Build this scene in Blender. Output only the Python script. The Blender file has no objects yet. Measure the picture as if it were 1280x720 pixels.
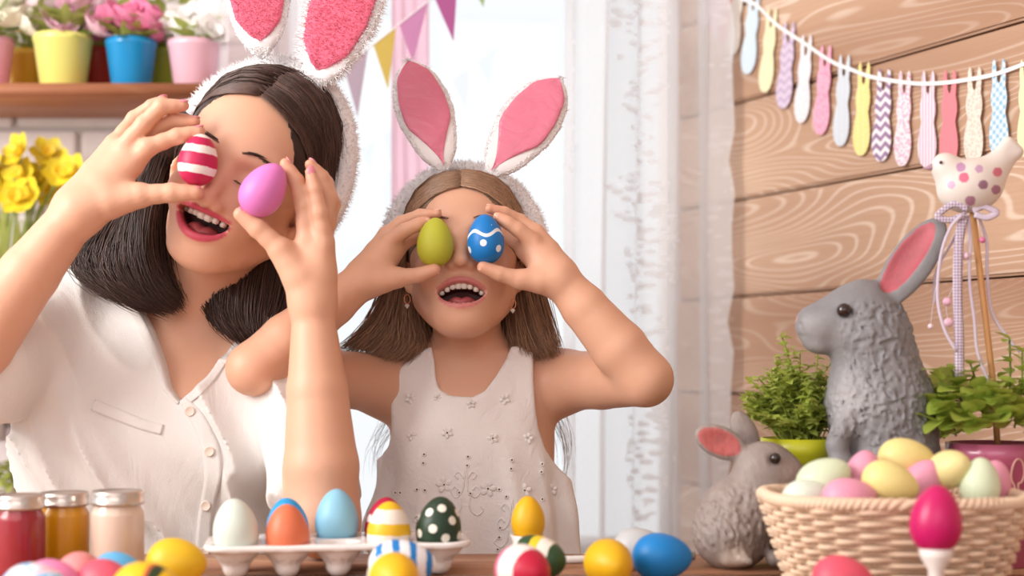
import bpy, bmesh, math, random
import numpy as np
from mathutils import Vector, Matrix
rng = np.random.default_rng(7); random.seed(7)
SC = bpy.context.scene; COL = SC.collection
f32 = np.float32
# ---------------------------------------------------------------- camera, world, light, exposure
FPX, HY, CZ = 1758.0, 455.0, 0.95          # focal length in pixels of a 1280 px frame, horizon row, lens height
cd = bpy.data.cameras.new('camera'); cam = bpy.data.objects.new('camera', cd); COL.objects.link(cam)
cam.location = (0, 0, CZ); cam.rotation_euler = (math.pi/2, 0, 0)
cd.sensor_width = 36; cd.lens = 36*FPX/1280; cd.shift_y = (HY-360)/1280; cd.clip_start = 0.05
cd.dof.use_dof = True; cd.dof.focus_distance = 1.58; cd.dof.aperture_fstop = 3.1
SC.camera = cam
w = bpy.data.worlds.new('daylight'); SC.world = w; w.use_nodes = True
w.node_tree.nodes['Background'].inputs[0].default_value = (0.93, 0.965, 1.0, 1); w.node_tree.nodes['Background'].inputs[1].default_value = 1.0
def area(name, loc, target, sx, sy, power, color):
    l = bpy.data.lights.new(name, 'AREA'); l.shape = 'RECTANGLE'; l.size = sx; l.size_y = sy; l.energy = power; l.color = color
    o = bpy.data.objects.new(name, l); COL.objects.link(o); o.location = loc
    o.rotation_euler = (Vector(target)-Vector(loc)).to_track_quat('-Z', 'Y').to_euler(); return o
area('daylight_left_window', (-1.8, 0.5, 1.8), (0.0, 1.55, 0.95), 1.1, 1.1, 50, (1.0, 0.955, 0.905))
area('added_room_fill', (-.3, -1.4, 1.8), (0.1, 1.6, 0.9), 2.2, 1.4, 17, (1.0, 0.98, 0.97))  # added fill lamp behind the camera, not a real window
vs = SC.view_settings; vs.view_transform = 'Standard'; vs.look = 'None'; vs.gamma = 1.0; vs.exposure = 0.08; vs.use_curve_mapping = False
TZ = 0.75                                    # table top
# ---------------------------------------------------------------- helpers: points, meshes, tags
def P(px, py, D): return np.array([(px-640)/FPX*D, D, CZ-(py-HY)/FPX*D])
def PL(l): return np.array([P(*q) for q in l])
ORG = {}
def tag(o, label=None, cat=None, group=None, kind=None):
    if label: o['label'] = label
    if cat: o['category'] = cat
    if group: o['group'] = group
    if kind: o['kind'] = kind
    return o
def link(o, parent=None, base=(0, 0, 0)):
    COL.objects.link(o)
    if parent is not None: o.parent = parent
    ORG[o.name] = np.array(base, float); return o
def mk(name, V, F, mat, parent=None, org=None, smooth=True, col=None):
    """one mesh object from world-space points"""
    V = np.asarray(V, float)
    if parent is not None: base = ORG[parent.name]; loc = (0, 0, 0)
    else: base = np.array(org if org is not None else (0, 0, 0), float); loc = base
    me = bpy.data.meshes.new(name); me.from_pydata((V-base).tolist(), [], F.tolist() if isinstance(F, np.ndarray) else F)
    if smooth: me.polygons.foreach_set('use_smooth', np.ones(len(me.polygons), bool))
    if col is not None:
        at = me.color_attributes.new('Col', 'FLOAT_COLOR', 'POINT')
        c = np.ones((len(V), 4), f32); c[:, :3] = col; at.data.foreach_set('color', c.ravel())
    me.update()
    if mat: me.materials.append(mat)
    o = bpy.data.objects.new(name, me); link(o, parent, base); o.location = loc
    return o
def empty(name, base):
    o = bpy.data.objects.new(name, None); link(o, None, base); o.location = base; o.empty_display_size = .05; return o
def put(name, me, parent, loc=(0, 0, 0), rot=(0, 0, 0), sc=(1, 1, 1), world=True):
    """place shared mesh data as a child (location in world space)"""
    o = bpy.data.objects.new(name, me); base = ORG[parent.name] if parent is not None else np.zeros(3)
    link(o, parent, loc); o.location = np.array(loc)-base if world else loc
    o.rotation_euler = rot; o.scale = sc; return o
def meshdata(name, V, F, mat, smooth=True):
    me = bpy.data.meshes.new(name); me.from_pydata(np.asarray(V, float).tolist(), [], F.tolist() if isinstance(F, np.ndarray) else F)
    if smooth: me.polygons.foreach_set('use_smooth', np.ones(len(me.polygons), bool))
    if mat: me.materials.append(mat)
    me.update(); return me
def join(*parts):
    V, F, n = [], [], 0
    for v, f in parts:
        v = np.asarray(v, float); V.append(v); F += [[int(i)+n for i in q] for q in f]; n += len(v)
    return np.concatenate(V), F
def box(lo, hi, bev=0.0):
    lo = np.array(lo, float); hi = np.array(hi, float)
    if not bev:
        V = np.array([[x, y, z] for x in (lo[0], hi[0]) for y in (lo[1], hi[1]) for z in (lo[2], hi[2])])
        return V, [[0, 1, 3, 2], [4, 6, 7, 5], [0, 4, 5, 1], [2, 3, 7, 6], [0, 2, 6, 4], [1, 5, 7, 3]]
    bm = bmesh.new(); bmesh.ops.create_cube(bm, size=1)
    for v in bm.verts: v.co = Vector([(lo[i]+hi[i])/2+v.co[i]*(hi[i]-lo[i]) for i in range(3)])
    bmesh.ops.bevel(bm, geom=bm.edges[:], offset=bev, segments=2, affect='EDGES')
    V = np.array([v.co[:] for v in bm.verts]); bm.verts.index_update(); F = [[v.index for v in p.verts] for p in bm.faces]; bm.free(); return V, F
def lathe(prof, n=32, c=(0, 0, 0), sx=1.0, sy=1.0):
    """prof: (r, z) bottom to top (outside)"""
    prof = np.array(prof, float); m = len(prof); a = np.arange(n)/n*2*np.pi
    V = np.stack([np.outer(np.cos(a), prof[:, 0])*sx+c[0], np.outer(np.sin(a), prof[:, 0])*sy+c[1], np.outer(np.ones(n), prof[:, 1])+c[2]], -1).reshape(-1, 3)
    F = []
    for i in range(n):
        j = (i+1) % n
        for k in range(m-1): F.append([i*m+k, j*m+k, j*m+k+1, i*m+k+1])
    V = list(V); lo = len(V); V.append([c[0], c[1], prof[0, 1]+c[2]]); V.append([c[0], c[1], prof[-1, 1]+c[2]])
    for i in range(n):
        j = (i+1) % n
        if prof[0, 0] > 1e-5: F.append([lo, j*m, i*m])
        if prof[-1, 0] > 1e-5: F.append([lo+1, i*m+m-1, j*m+m-1])
    return np.array(V), F
def cr(pts, m):
    """Catmull-Rom resample of a polyline"""
    p = np.asarray(pts, float); n = len(p)
    q = np.vstack([2*p[0]-p[1], p, 2*p[-1]-p[-2]]); t = np.linspace(0, n-1, m); i = np.minimum(t.astype(int), n-2); u = (t-i)[:, None]
    a, b, c, d = q[i], q[i+1], q[i+2], q[i+3]
    return .5*((2*b)+(-a+c)*u+(2*a-5*b+4*c-d)*u**2+(-a+3*b-3*c+d)*u**3)
def tubes(paths, rad, sides=3, closed=False, flat=1.0, ref=(0.12, 0.97, 0.2)):
    """tubes along (n,m,3) paths; rad (m,) or (n,m)"""
    p = np.asarray(paths, float)
    if p.ndim == 2: p = p[None]
    n, m, _ = p.shape; rad = np.broadcast_to(np.asarray(rad, float), (n, m))
    if closed: t = np.roll(p, -1, 1)-np.roll(p, 1, 1)
    else: t = np.gradient(p, axis=1)
    t /= np.linalg.norm(t, axis=2, keepdims=True)+1e-12
    r = np.broadcast_to(np.array(ref, float), t.shape); u = np.cross(t, r); u /= np.linalg.norm(u, axis=2, keepdims=True)+1e-9; v = np.cross(t, u)
    a = np.arange(sides)/sides*2*np.pi
    V = p[:, :, None]+rad[:, :, None, None]*(u[:, :, None]*np.cos(a)[None, None, :, None]+flat*v[:, :, None]*np.sin(a)[None, None, :, None])
    idx = np.arange(n*m*sides).reshape(n, m, sides)
    nx = np.roll(idx, -1, 2)
    if closed: A, B = idx, np.roll(idx, -1, 1); A2, B2 = nx, np.roll(nx, -1, 1)
    else: A, B, A2, B2 = idx[:, :-1], idx[:, 1:], nx[:, :-1], nx[:, 1:]
    F = np.stack([A, A2, B2, B], -1).reshape(-1, 4).tolist()
    if not closed:
        F += idx[:, 0, ::-1].reshape(-1, sides).tolist()+idx[:, -1].reshape(-1, sides).tolist()
    return V.reshape(-1, 3), F
def rotm(rx=0, ry=0, rz=0): return np.array(Matrix.Rotation(rz, 3, 'Z') @ Matrix.Rotation(ry, 3, 'Y') @ Matrix.Rotation(rx, 3, 'X'))
def strands(guides, n, m=12, jit=.002, wob=.001, tmin=.85, power=1.0):
    G = np.array([cr(g, m) for g in guides]); g = len(G)
    v = rng.random(n)**power*(g-1); i = np.minimum(v.astype(int), g-2); u = (v-i)[:, None, None]
    p = G[i]*(1-u)+G[i+1]*u
    p = p+rng.normal(size=(n, 1, 3))*jit
    ph = rng.random((n, 1, 3))*6.28; s = np.linspace(0, 1, m)[None, :, None]
    p = p+wob*np.sin(ph+s*(4+5*rng.random((n, 1, 1))))*s
    te = tmin+(1-tmin)*rng.random(n)
    q = np.empty_like(p); ss = np.linspace(0, m-1, m)
    for k in range(n):
        for d in range(3): q[k, :, d] = np.interp(ss*te[k], ss, p[k, :, d])
    return q
def fur(V, F, n, length, wid, lean=.6, pick=None, droop=0.0):
    T = []
    for q in F:
        for k in range(1, len(q)-1): T.append((q[0], q[k], q[k+1]))
    T = np.array(T); V = np.asarray(V); a, b, c = V[T[:, 0]], V[T[:, 1]], V[T[:, 2]]
    N = np.cross(b-a, c-a); A = np.linalg.norm(N, axis=1); N /= A[:, None]+1e-15
    if pick is not None: A = A*pick((a+b+c)/3)
    i = rng.choice(len(T), n, p=A/A.sum()); r1 = np.sqrt(rng.random(n))[:, None]; r2 = rng.random(n)[:, None]
    p = a[i]*(1-r1)+b[i]*r1*(1-r2)+c[i]*r1*r2
    d = N[i]+rng.normal(size=(n, 3))*lean; d[:, 2] -= droop; d /= np.linalg.norm(d, axis=1, keepdims=True)
    s = np.cross(d, rng.normal(size=(n, 3))); s /= np.linalg.norm(s, axis=1, keepdims=True); L = length*(.6+.8*rng.random((n, 1)))
    W = np.stack([p-s*wid-d*.001, p+s*wid-d*.001, p+d*L], 1).reshape(-1, 3)
    return W, np.arange(3*n).reshape(-1, 3).tolist()
# ---------------------------------------------------------------- helpers: implicit surfaces (bodies, cloth, figurines)
def rc(a, b, r1, r2):
    a = np.array(a, float); b = np.array(b, float); ba = b-a; L2 = float(ba@ba)+1e-12; rm = max(r1, r2)
    def fn(X, Y, Z):
        x, y, z = X-f32(a[0]), Y-f32(a[1]), Z-f32(a[2])
        t = np.clip((x*f32(ba[0])+y*f32(ba[1])+z*f32(ba[2]))/f32(L2), 0, 1)
        return np.sqrt((x-t*f32(ba[0]))**2+(y-t*f32(ba[1]))**2+(z-t*f32(ba[2]))**2)-(f32(r1)+t*f32(r2-r1))
    return fn, np.minimum(a, b)-rm, np.maximum(a, b)+rm
def ell(c, r, R=None):
    c = np.array(c, float); r = np.array(r, float); Rt = np.eye(3) if R is None else np.asarray(R).T
    def fn(X, Y, Z):
        x, y, z = X-f32(c[0]), Y-f32(c[1]), Z-f32(c[2])
        if R is not None: x, y, z = [f32(Rt[i, 0])*x+f32(Rt[i, 1])*y+f32(Rt[i, 2])*z for i in range(3)]
        ax, ay, az = x/f32(r[0]), y/f32(r[1]), z/f32(r[2])
        k0 = np.sqrt(ax*ax+ay*ay+az*az); k1 = np.sqrt((ax/f32(r[0]))**2+(ay/f32(r[1]))**2+(az/f32(r[2]))**2)+f32(1e-6)
        return k0*(k0-1)/k1
    e = r if R is None else np.sqrt(((np.asarray(R)*r)**2).sum(1))
    return fn, c-e, c+e
def xf(pr, R, t, s=1.0):
    fn, lo, hi = pr; R = np.asarray(R, float); t = np.array(t, float)
    cs = np.array([[x, y, z] for x in (lo[0], hi[0]) for y in (lo[1], hi[1]) for z in (lo[2], hi[2])])@R.T*s+t
    def g(X, Y, Z):
        x, y, z = X-f32(t[0]), Y-f32(t[1]), Z-f32(t[2])
        q = [(f32(R[0, i])*x+f32(R[1, i])*y+f32(R[2, i])*z)/f32(s) for i in range(3)]
        return fn(*q)*f32(s)
    return g, cs.min(0), cs.max(0)
def loft(rows, n=2.0):
    """rows of (z, cx, cy, a, b) upward; superelliptic sections"""
    r = np.array(rows, float); zz = np.linspace(r[0, 0], r[-1, 0], 240); T = [np.interp(zz, r[:, 0], r[:, i]) for i in range(1, 5)]
    ker = np.hanning(31); ker /= ker.sum()
    T = [np.convolve(np.pad(t, 15, mode='edge'), ker, 'valid') for t in T]
    def fn(X, Y, Z):
        cx, cy, a, b = [np.interp(Z, zz, t).astype(f32) for t in T]
        k = (np.abs((X-cx)/a)**n+np.abs((Y-cy)/b)**n)**f32(1/n)
        return np.maximum((k-1)*np.minimum(a, b), np.maximum(Z-f32(r[-1, 0]), f32(r[0, 0])-Z))
    lo = [np.min(T[0]-T[2]), np.min(T[1]-T[3]), r[0, 0]]; hi = [np.max(T[0]+T[2]), np.max(T[1]+T[3]), r[-1, 0]]
    return fn, np.array(lo), np.array(hi)
def poly2(pts):
    """signed distance to a polygon in the x-z plane"""
    p = np.array(pts, float)
    def fn(X, Z):
        d = np.full(np.broadcast(X, Z).shape, 1e9, f32); ins = np.zeros(d.shape, bool)
        for i in range(len(p)):
            a, b = p[i], p[(i+1) % len(p)]; e = b-a
            x, z = X-f32(a[0]), Z-f32(a[1]); t = np.clip((x*e[0]+z*e[1])/(e@e), 0, 1)
            d = np.minimum(d, (x-t*e[0])**2+(z-t*e[1])**2)
            if abs(e[1]) > 1e-9:
                c = ((a[1] <= Z) & (Z < b[1])) | ((b[1] <= Z) & (Z < a[1]))
                ins ^= c & (X < a[0]+(Z-a[1])*e[0]/e[1])
        d = np.sqrt(d); return np.where(ins, -d, d).astype(f32)
    return fn
class Field:
    def __init__(s, lo, hi, h, zlow=None):
        s.h = h; s.ax = [np.arange(lo[i], hi[i]+h, h) for i in range(3)]
        if zlow is not None: s.ax[2] = np.concatenate([np.arange(zlow, lo[2]-1e-6, .012), s.ax[2]])
        s.ax = [a.astype(f32) for a in s.ax]; s.F = np.full([len(a) for a in s.ax], .2, f32)
    def sl(s, lo, hi, m):
        o = []
        for i in range(3):
            a = np.searchsorted(s.ax[i], lo[i]-m); b = np.searchsorted(s.ax[i], hi[i]+m); o.append(slice(a, max(a, b)))
        return tuple(o)
    def grid(s, q): return s.ax[0][q[0]][:, None, None], s.ax[1][q[1]][None, :, None], s.ax[2][q[2]][None, None, :]
    def pts(s, m): i = np.nonzero(m); return [s.ax[d][i[d]] for d in range(3)]
    def add(s, pr, k=.01, m=.03):
        q = s.sl(pr[1], pr[2], max(k, m)); a = s.F[q]
        if a.size == 0: return s
        b = pr[0](*s.grid(q)); h = np.maximum(k-np.abs(a-b), 0)/k; s.F[q] = np.minimum(a, b)-h*h*f32(k*.25); return s
    def cut(s, pr, k=.006):
        q = s.sl(pr[1], pr[2], k+.004); a = s.F[q]
        if a.size == 0: return s
        b = -pr[0](*s.grid(q)); h = np.maximum(k-np.abs(a-b), 0)/k; s.F[q] = np.maximum(a, b)+h*h*f32(k*.25); return s
    def chain(s, pts, rad, k=.006, m=.03):
        """one limb: hard union of its own cones, then blended in"""
        prs = [rc(pts[i], pts[i+1], rad[i], rad[i+1]) for i in range(len(pts)-1)]
        lo = np.min([p[1] for p in prs], 0); hi = np.max([p[2] for p in prs], 0)
        def fn(X, Y, Z):
            d = prs[0][0](X, Y, Z)
            for p in prs[1:]:
                e = p[0](X, Y, Z); h = np.maximum(f32(.004)-np.abs(d-e), 0)/f32(.004); d = np.minimum(d, e)-h*h*f32(.001)
            return d
        return s.add((fn, lo, hi), k, m)
    def mesh(s, smooth=1):
        F = s.F; xs = s.ax; S = F < 0
        n = np.zeros([d-1 for d in F.shape], np.uint8)
        for i in (0, 1):
            for j in (0, 1):
                for k in (0, 1): n += S[i:S.shape[0]-1+i, j:S.shape[1]-1+j, k:S.shape[2]-1+k]
        act = (n > 0) & (n < 8); I, J, K = np.nonzero(act); idx = np.full(n.shape, -1, np.int32); idx[act] = np.arange(len(I))
        acc = np.zeros((len(I), 3)); cnt = np.zeros(len(I))
        cor = [(i, j, k) for i in (0, 1) for j in (0, 1) for k in (0, 1)]
        for a in cor:
            for b in cor:
                if sum(b) == sum(a)+1 and all(y >= x for x, y in zip(a, b)):
                    fa = F[I+a[0], J+a[1], K+a[2]]; fb = F[I+b[0], J+b[1], K+b[2]]; m = (fa < 0) != (fb < 0)
                    t = np.where(m, fa/np.where(m, fa-fb, 1), 0)
                    for d, L in enumerate((I, J, K)):
                        ca = xs[d][L+a[d]]; cb = xs[d][L+b[d]]; acc[:, d] += np.where(m, ca+t*(cb-ca), 0)
                    cnt += m
        V = acc/cnt[:, None]; Q = []
        for ax in range(3):
            sl0 = [slice(None)]*3; sl1 = [slice(None)]*3; sl0[ax] = slice(0, -1); sl1[ax] = slice(1, None)
            A, B = S[tuple(sl0)], S[tuple(sl1)]; e = np.stack(np.nonzero(A != B), 1); u, v = (ax+1) % 3, (ax+2) % 3
            e = e[(e[:, u] > 0) & (e[:, v] > 0) & (e[:, u] < n.shape[u]) & (e[:, v] < n.shape[v])]
            ins = A[tuple(e.T)]
            def c(du, dv):
                g = e.copy(); g[:, u] += du; g[:, v] += dv; return idx[tuple(g.T)]
            q = np.stack([c(-1, -1), c(0, -1), c(0, 0), c(-1, 0)], 1); q[~ins] = q[~ins][:, ::-1]; Q.append(q)
        Q = np.concatenate(Q); Q = Q[(Q >= 0).all(1)]
        E = np.concatenate([Q[:, [0, 1]], Q[:, [1, 2]], Q[:, [2, 3]], Q[:, [3, 0]]]); lab = np.arange(len(V))
        for _ in range(400):                                    # keep only the largest connected piece
            nl = lab.copy(); np.minimum.at(nl, E[:, 0], lab[E[:, 1]]); np.minimum.at(nl, E[:, 1], lab[E[:, 0]]); nl = nl[nl]; nl = nl[nl]
            if (nl == lab).all(): break
            lab = nl
        big = np.bincount(lab).argmax(); keep = lab == big
        if not keep.all(): re = np.cumsum(keep)-1; V = V[keep]; Q = re[Q[keep[Q].all(1)]]
        E = np.concatenate([Q[:, [0, 1]], Q[:, [1, 2]], Q[:, [2, 3]], Q[:, [3, 0]]]); deg = np.bincount(E[:, 0], minlength=len(V))+1e-9
        for _ in range(smooth):
            L = np.stack([np.bincount(E[:, 0], V[E[:, 1], d], minlength=len(V))/deg for d in range(3)], 1); V = V+.5*(L-V)
        return V, Q
    def at(s, p):
        p = np.atleast_2d(p); o = np.zeros(len(p)); ii = []; tt = []
        for d in range(3):
            a = s.ax[d]; i = np.clip(np.searchsorted(a, p[:, d])-1, 0, len(a)-2); ii.append(i); tt.append(np.clip((p[:, d]-a[i])/(a[i+1]-a[i]), 0, 1))
        for a in (0, 1):
            for b in (0, 1):
                for c in (0, 1):
                    wt = (tt[0] if a else 1-tt[0])*(tt[1] if b else 1-tt[1])*(tt[2] if c else 1-tt[2]); o += wt*s.F[ii[0]+a, ii[1]+b, ii[2]+c]
        return o
    def hit(s, o, d, far=.5, off=0.0):
        o = np.array(o, float); d = np.array(d, float); d /= np.linalg.norm(d); t = np.arange(0, far, .001)
        v = s.at(o+t[:, None]*d); k = np.nonzero(v < 0)[0]
        if len(k) == 0: return None
        return o+d*(t[k[0]]-off)
    def hitpx(s, px, py, D0=1.2, off=0.0):
        p = P(px, py, D0); c = np.array([0, 0, CZ]); return s.hit(p, p-c, .8, off)
def clone(f):
    g = Field.__new__(Field); g.h, g.ax, g.F = f.h, f.ax, f.F.copy(); return g
def push_out(p, f, c, gap):
    """lift strand points that lie under a surface"""
    q = p.reshape(-1, 3).copy()
    for _ in range(3):
        d = f.at(q); m = d < gap; o = q[m]-c; o /= np.linalg.norm(o, axis=1, keepdims=True); q[m] += o*(gap-d[m])[:, None]*1.05
    return q.reshape(p.shape)
def cap_on(fh, f, gap, region, face):
    """a close cap of hair over the scalp"""
    X, Y, Z = np.meshgrid(*fh.ax, indexing='ij'); d = f.at(np.stack([X, Y, Z], -1).reshape(-1, 3)).reshape(X.shape)-gap
    d = np.maximum(np.maximum(d, region[0](X, Y, Z)), -face[0](X, Y, Z)); fh.F = np.minimum(fh.F, d).astype(f32)
def vnoise(X, Y, Z, seed=0):
    """smooth 3D value noise, -1..1"""
    X, Y, Z = np.broadcast_arrays(X, Y, Z); r = np.random.default_rng(seed).random((32, 32, 32)).astype(f32)*2-1
    i, j, k = np.floor(X).astype(int), np.floor(Y).astype(int), np.floor(Z).astype(int); u, v, t = X-i, Y-j, Z-k
    u, v, t = [q*q*(3-2*q) for q in (u, v, t)]; o = 0
    for a in (0, 1):
        for b in (0, 1):
            for c in (0, 1): o = o+(u if a else 1-u)*(v if b else 1-v)*(t if c else 1-t)*r[(i+a) % 32, (j+b) % 32, (k+c) % 32]
    return o.astype(f32)
# ---------------------------------------------------------------- helpers: materials
class Mat:
    def __init__(s, name, color=(.8, .8, .8), rough=.5, metal=0.0, spec=None, sss=0.0, srad=(.012, .004, .002), sheen=0.0, trans=0.0, coat=0.0):
        s.m = bpy.data.materials.new(name); s.m.use_nodes = True; s.t = s.m.node_tree; s.b = s.t.nodes['Principled BSDF']; s.out = s.t.nodes['Material Output']
        s.b.inputs['Base Color'].default_value = (*color, 1); s.b.inputs['Roughness'].default_value = rough; s.b.inputs['Metallic'].default_value = metal
        if spec is not None: s.b.inputs['Specular IOR Level'].default_value = spec
        if sss: s.b.inputs['Subsurface Weight'].default_value = sss; s.b.inputs['Subsurface Radius'].default_value = srad; s.b.inputs['Subsurface Scale'].default_value = 1.0
        if sheen: s.b.inputs['Sheen Weight'].default_value = sheen
        if trans: s.b.inputs['Transmission Weight'].default_value = trans
        if coat: s.b.inputs['Coat Weight'].default_value = coat
    def n(s, typ, **kw):
        d = s.t.nodes.new('ShaderNode'+typ)
        for k, v in kw.items():
            if hasattr(d, k): setattr(d, k, v)
            else: d.inputs[k.replace('_', ' ')].default_value = v
        return d
    def l(s, a, b): s.t.links.new(a, b)
    def coord(s, kind='Object', scale=(1, 1, 1), rot=(0, 0, 0)):
        c = s.n('TexCoord'); mp = s.n('Mapping'); s.l(c.outputs[kind], mp.inputs[0]); mp.inputs['Scale'].default_value = scale; mp.inputs['Rotation'].default_value = rot; return mp.outputs[0]
    def noise(s, vec, scale=5, detail=3, rough=.5, dist=0.0, out=0):
        d = s.n('TexNoise'); s.l(vec, d.inputs['Vector']); d.inputs['Scale'].default_value = scale; d.inputs['Detail'].default_value = detail; d.inputs['Roughness'].default_value = rough; d.inputs['Distortion'].default_value = dist; return d.outputs[out]
    def math(s, op, a, b=None, c=None):
        d = s.n('Math'); d.operation = op
        for i, v in enumerate((a, b, c)):
            if v is None: continue
            if isinstance(v, (int, float)): d.inputs[i].default_value = v
            else: s.l(v, d.inputs[i])
        return d.outputs[0]
    def ramp(s, fac, stops, const=False):
        d = s.n('ValToRGB'); e = d.color_ramp.elements; d.color_ramp.interpolation = 'CONSTANT' if const else 'LINEAR'
        while len(e) > 1: e.remove(e[-1])
        for i, (p, c) in enumerate(stops):
            q = e[0] if i == 0 else e.new(p); q.position = p; q.color = (*c, 1)
        s.l(fac, d.inputs[0]); return d.outputs[0]
    def mix(s, fac, a, b, mode='MIX'):
        d = s.n('Mix', data_type='RGBA'); d.blend_type = mode
        for i, v in ((0, fac), (6, a), (7, b)):
            if isinstance(v, (int, float)): d.inputs[i].default_value = v
            elif isinstance(v, tuple): d.inputs[i].default_value = (*v, 1)
            else: s.l(v, d.inputs[i])
        return d.outputs[2]
    def color(s, c): s.l(c, s.b.inputs['Base Color']); return s
    def bump(s, h, strength=.3, dist=.002):
        d = s.n('Bump'); d.inputs['Strength'].default_value = strength; d.inputs['Distance'].default_value = dist; s.l(h, d.inputs['Height']); s.l(d.outputs[0], s.b.inputs['Normal']); return s
    def sep(s, vec):
        d = s.n('SeparateXYZ'); s.l(vec, d.inputs[0]); return d.outputs
def srgb(r, g, b): return tuple(((c/255)/12.92 if c <= 10 else (((c/255)+.055)/1.055)**2.4) for c in (r, g, b))
def plain(name, rgb, rough=.5, **kw):
    bm = kw.pop('bumpy', 0); M = Mat(name, srgb(*rgb), rough, **kw)
    if bm: M.bump(M.noise(M.coord(), bm, 4), .25, .001)
    return M.m
# ================================================================ the room
WC, WK = 1.4875, 0.486                      # wood wall line: x = WC - WK*y
YB = 2.45                                   # window wall
def wall_pt(px, py, off=0.0):
    u = (px-640)/FPX; D = (WC-off)/(u+WK); return P(px, py, D)
EV = np.array([-.437, .899, 0.0]); NV = np.array([-.899, -.437, 0.0]); WANG = math.atan2(-.899, .437)   # wall direction towards the camera
def wood(name, light, mid, dark, along='x', lines=38, sc=1.0, rough=.55, bump=.35):
    M = Mat(name, mid, rough); c = M.n('TexCoord'); oi = M.n('ObjectInfo'); ad = M.n('VectorMath'); ad.operation = 'MULTIPLY_ADD'
    M.l(oi.outputs['Random'], ad.inputs[0]); ad.inputs[1].default_value = (37.0, 19.0, 53.0); M.l(c.outputs['Object'], ad.inputs[2])
    mp = M.n('Mapping'); M.l(ad.outputs[0], mp.inputs[0]); mp.inputs['Scale'].default_value = (1.25*sc, 8*sc, 8*sc) if along == 'x' else (8*sc, 1.25*sc, 8*sc)
    n = M.noise(mp.outputs[0], 1.0, 1.2, .4, .35)
    fr = M.math('FRACT', M.math('MULTIPLY', n, lines)); tri = M.math('ABSOLUTE', M.math('SUBTRACT', fr, .5))
    mp2 = M.n('Mapping'); M.l(ad.outputs[0], mp2.inputs[0]); mp2.inputs['Scale'].default_value = (6, 220, 220) if along == 'x' else (220, 6, 220)
    fine = M.noise(mp2.outputs[0], 1.0, 3, .6)
    base = M.ramp(tri, [(0, light), (.05, light), (.17, mid), (.5, mid)])
    big = M.noise(mp.outputs[0], .55, 2, .5); base = M.mix(M.ramp(big, [(.42, (0, 0, 0)), (.66, (.8, .8, .8))]), base, dark)
    base = M.mix(M.math('MULTIPLY', fine, .35), base, dark); M.color(base)
    M.bump(M.math('ADD', M.math('MULTIPLY', tri, -.6), fine), bump, .0015); return M.m
m_plank = wood('pine_boards', srgb(238, 214, 192), srgb(208, 171, 142), srgb(158, 114, 86))
m_table = wood('table_wood', srgb(214, 172, 140), srgb(196, 148, 116), srgb(150, 98, 70), lines=12)
m_shelf = wood('shelf_wood', srgb(208, 150, 112), srgb(190, 128, 92), srgb(150, 92, 62), lines=10)
m_white = plain('white_plaster', (238, 234, 234), .7)
m_mortar = plain('mortar_pale', (205, 196, 194), .9, bumpy=120)
Mb = Mat('painted_brick', srgb(240, 234, 235), .75); cc = Mb.coord(); nn = Mb.noise(cc, 30, 4, .6); Mb.color(Mb.mix(nn, srgb(246, 239, 240), srgb(232, 222, 223))); Mb.bump(nn, .5, .004); m_brick = Mb.m
m_floor = wood('floor_boards', srgb(190, 150, 118), srgb(170, 126, 94), srgb(128, 88, 62))
def struct(o): o['kind'] = 'structure'; return o
fl = struct(mk('floor', *box((-2.2, -1.6, -.06), (2.4, 2.6, 0)), m_floor, smooth=False))
struct(mk('ceiling', *box((-2.2, -1.6, 2.5), (2.4, 2.6, 2.56)), m_white, smooth=False))
struct(mk('wall_front', *box((-2.2, -1.7, 0), (2.4, -1.6, 2.5)), m_white, smooth=False))
# window wall with an opening
WX0, WX1, WZ0, WZ1 = -.42, .285, .62, 2.2
wb = struct(mk('wall_back', *join(box((-2.2, YB, 0), (WX0, YB+.15, 2.5)), box((WX1, YB, 0), (.31, YB+.15, 2.5)), box((WX0, YB, 0), (WX1, YB+.15, WZ0)), box((WX0, YB, WZ1), (WX1, YB+.15, 2.5))), m_mortar, org=(0, YB, 0), smooth=False))
bme = meshdata('brick', *box((-.106, -.009, -.032), (.106, .02, .032), .003), m_brick, smooth=False)
k = 0
for r in range(31):
    z = .04+r*.0735+.032
    x = WX0-.11-(.111 if r % 2 else 0)
    if r % 2:
        put('brick', bme, wb, (WX0-.055, YB, z), (0, 0, 0), (.5, 1, 1))
    while x > -1.35:
        put('brick', bme, wb, (x, YB+random.uniform(-.002, .002), z), (random.uniform(-.01, .01), 0, 0)); x -= .222
# wooden wall of boards
wr = empty('wall_right', (WC+WK*.5, -.5, 0)); wr['kind'] = 'structure'
base = np.array([WC+WK*.5, -.5, 0]); Lw = 3.29
back = mk('backing', *box((0, 0, 0), (1, 1, 1)), plain('dark_batten', (120, 84, 60), .8), wr, smooth=False)
back.data.clear_geometry(); V, F = box((0, .024, 0), (Lw, .08, 2.5)); back.data.from_pydata(V.tolist(), [], F); back.rotation_euler = (0, 0, math.atan2(.899, -.437))
# local x runs away from the camera along the wall, local -y ... faces the room
back.data.transform(Matrix.Scale(-1, 4, (0, 1, 0)))
pls = [meshdata('board', *box((0, -.02, .0015), (Lw, .003+.0015*q, .1565), .0035), m_plank, smooth=False) for q in range(3)]
for i in range(-7, 10):
    z = 1.0595+.158*i
    if z < -.15 or z > 2.36: continue
    o = put('board', pls[i % 3], wr, base+np.array([0, 0, z]), (0, 0, math.atan2(.899, -.437)))
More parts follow.
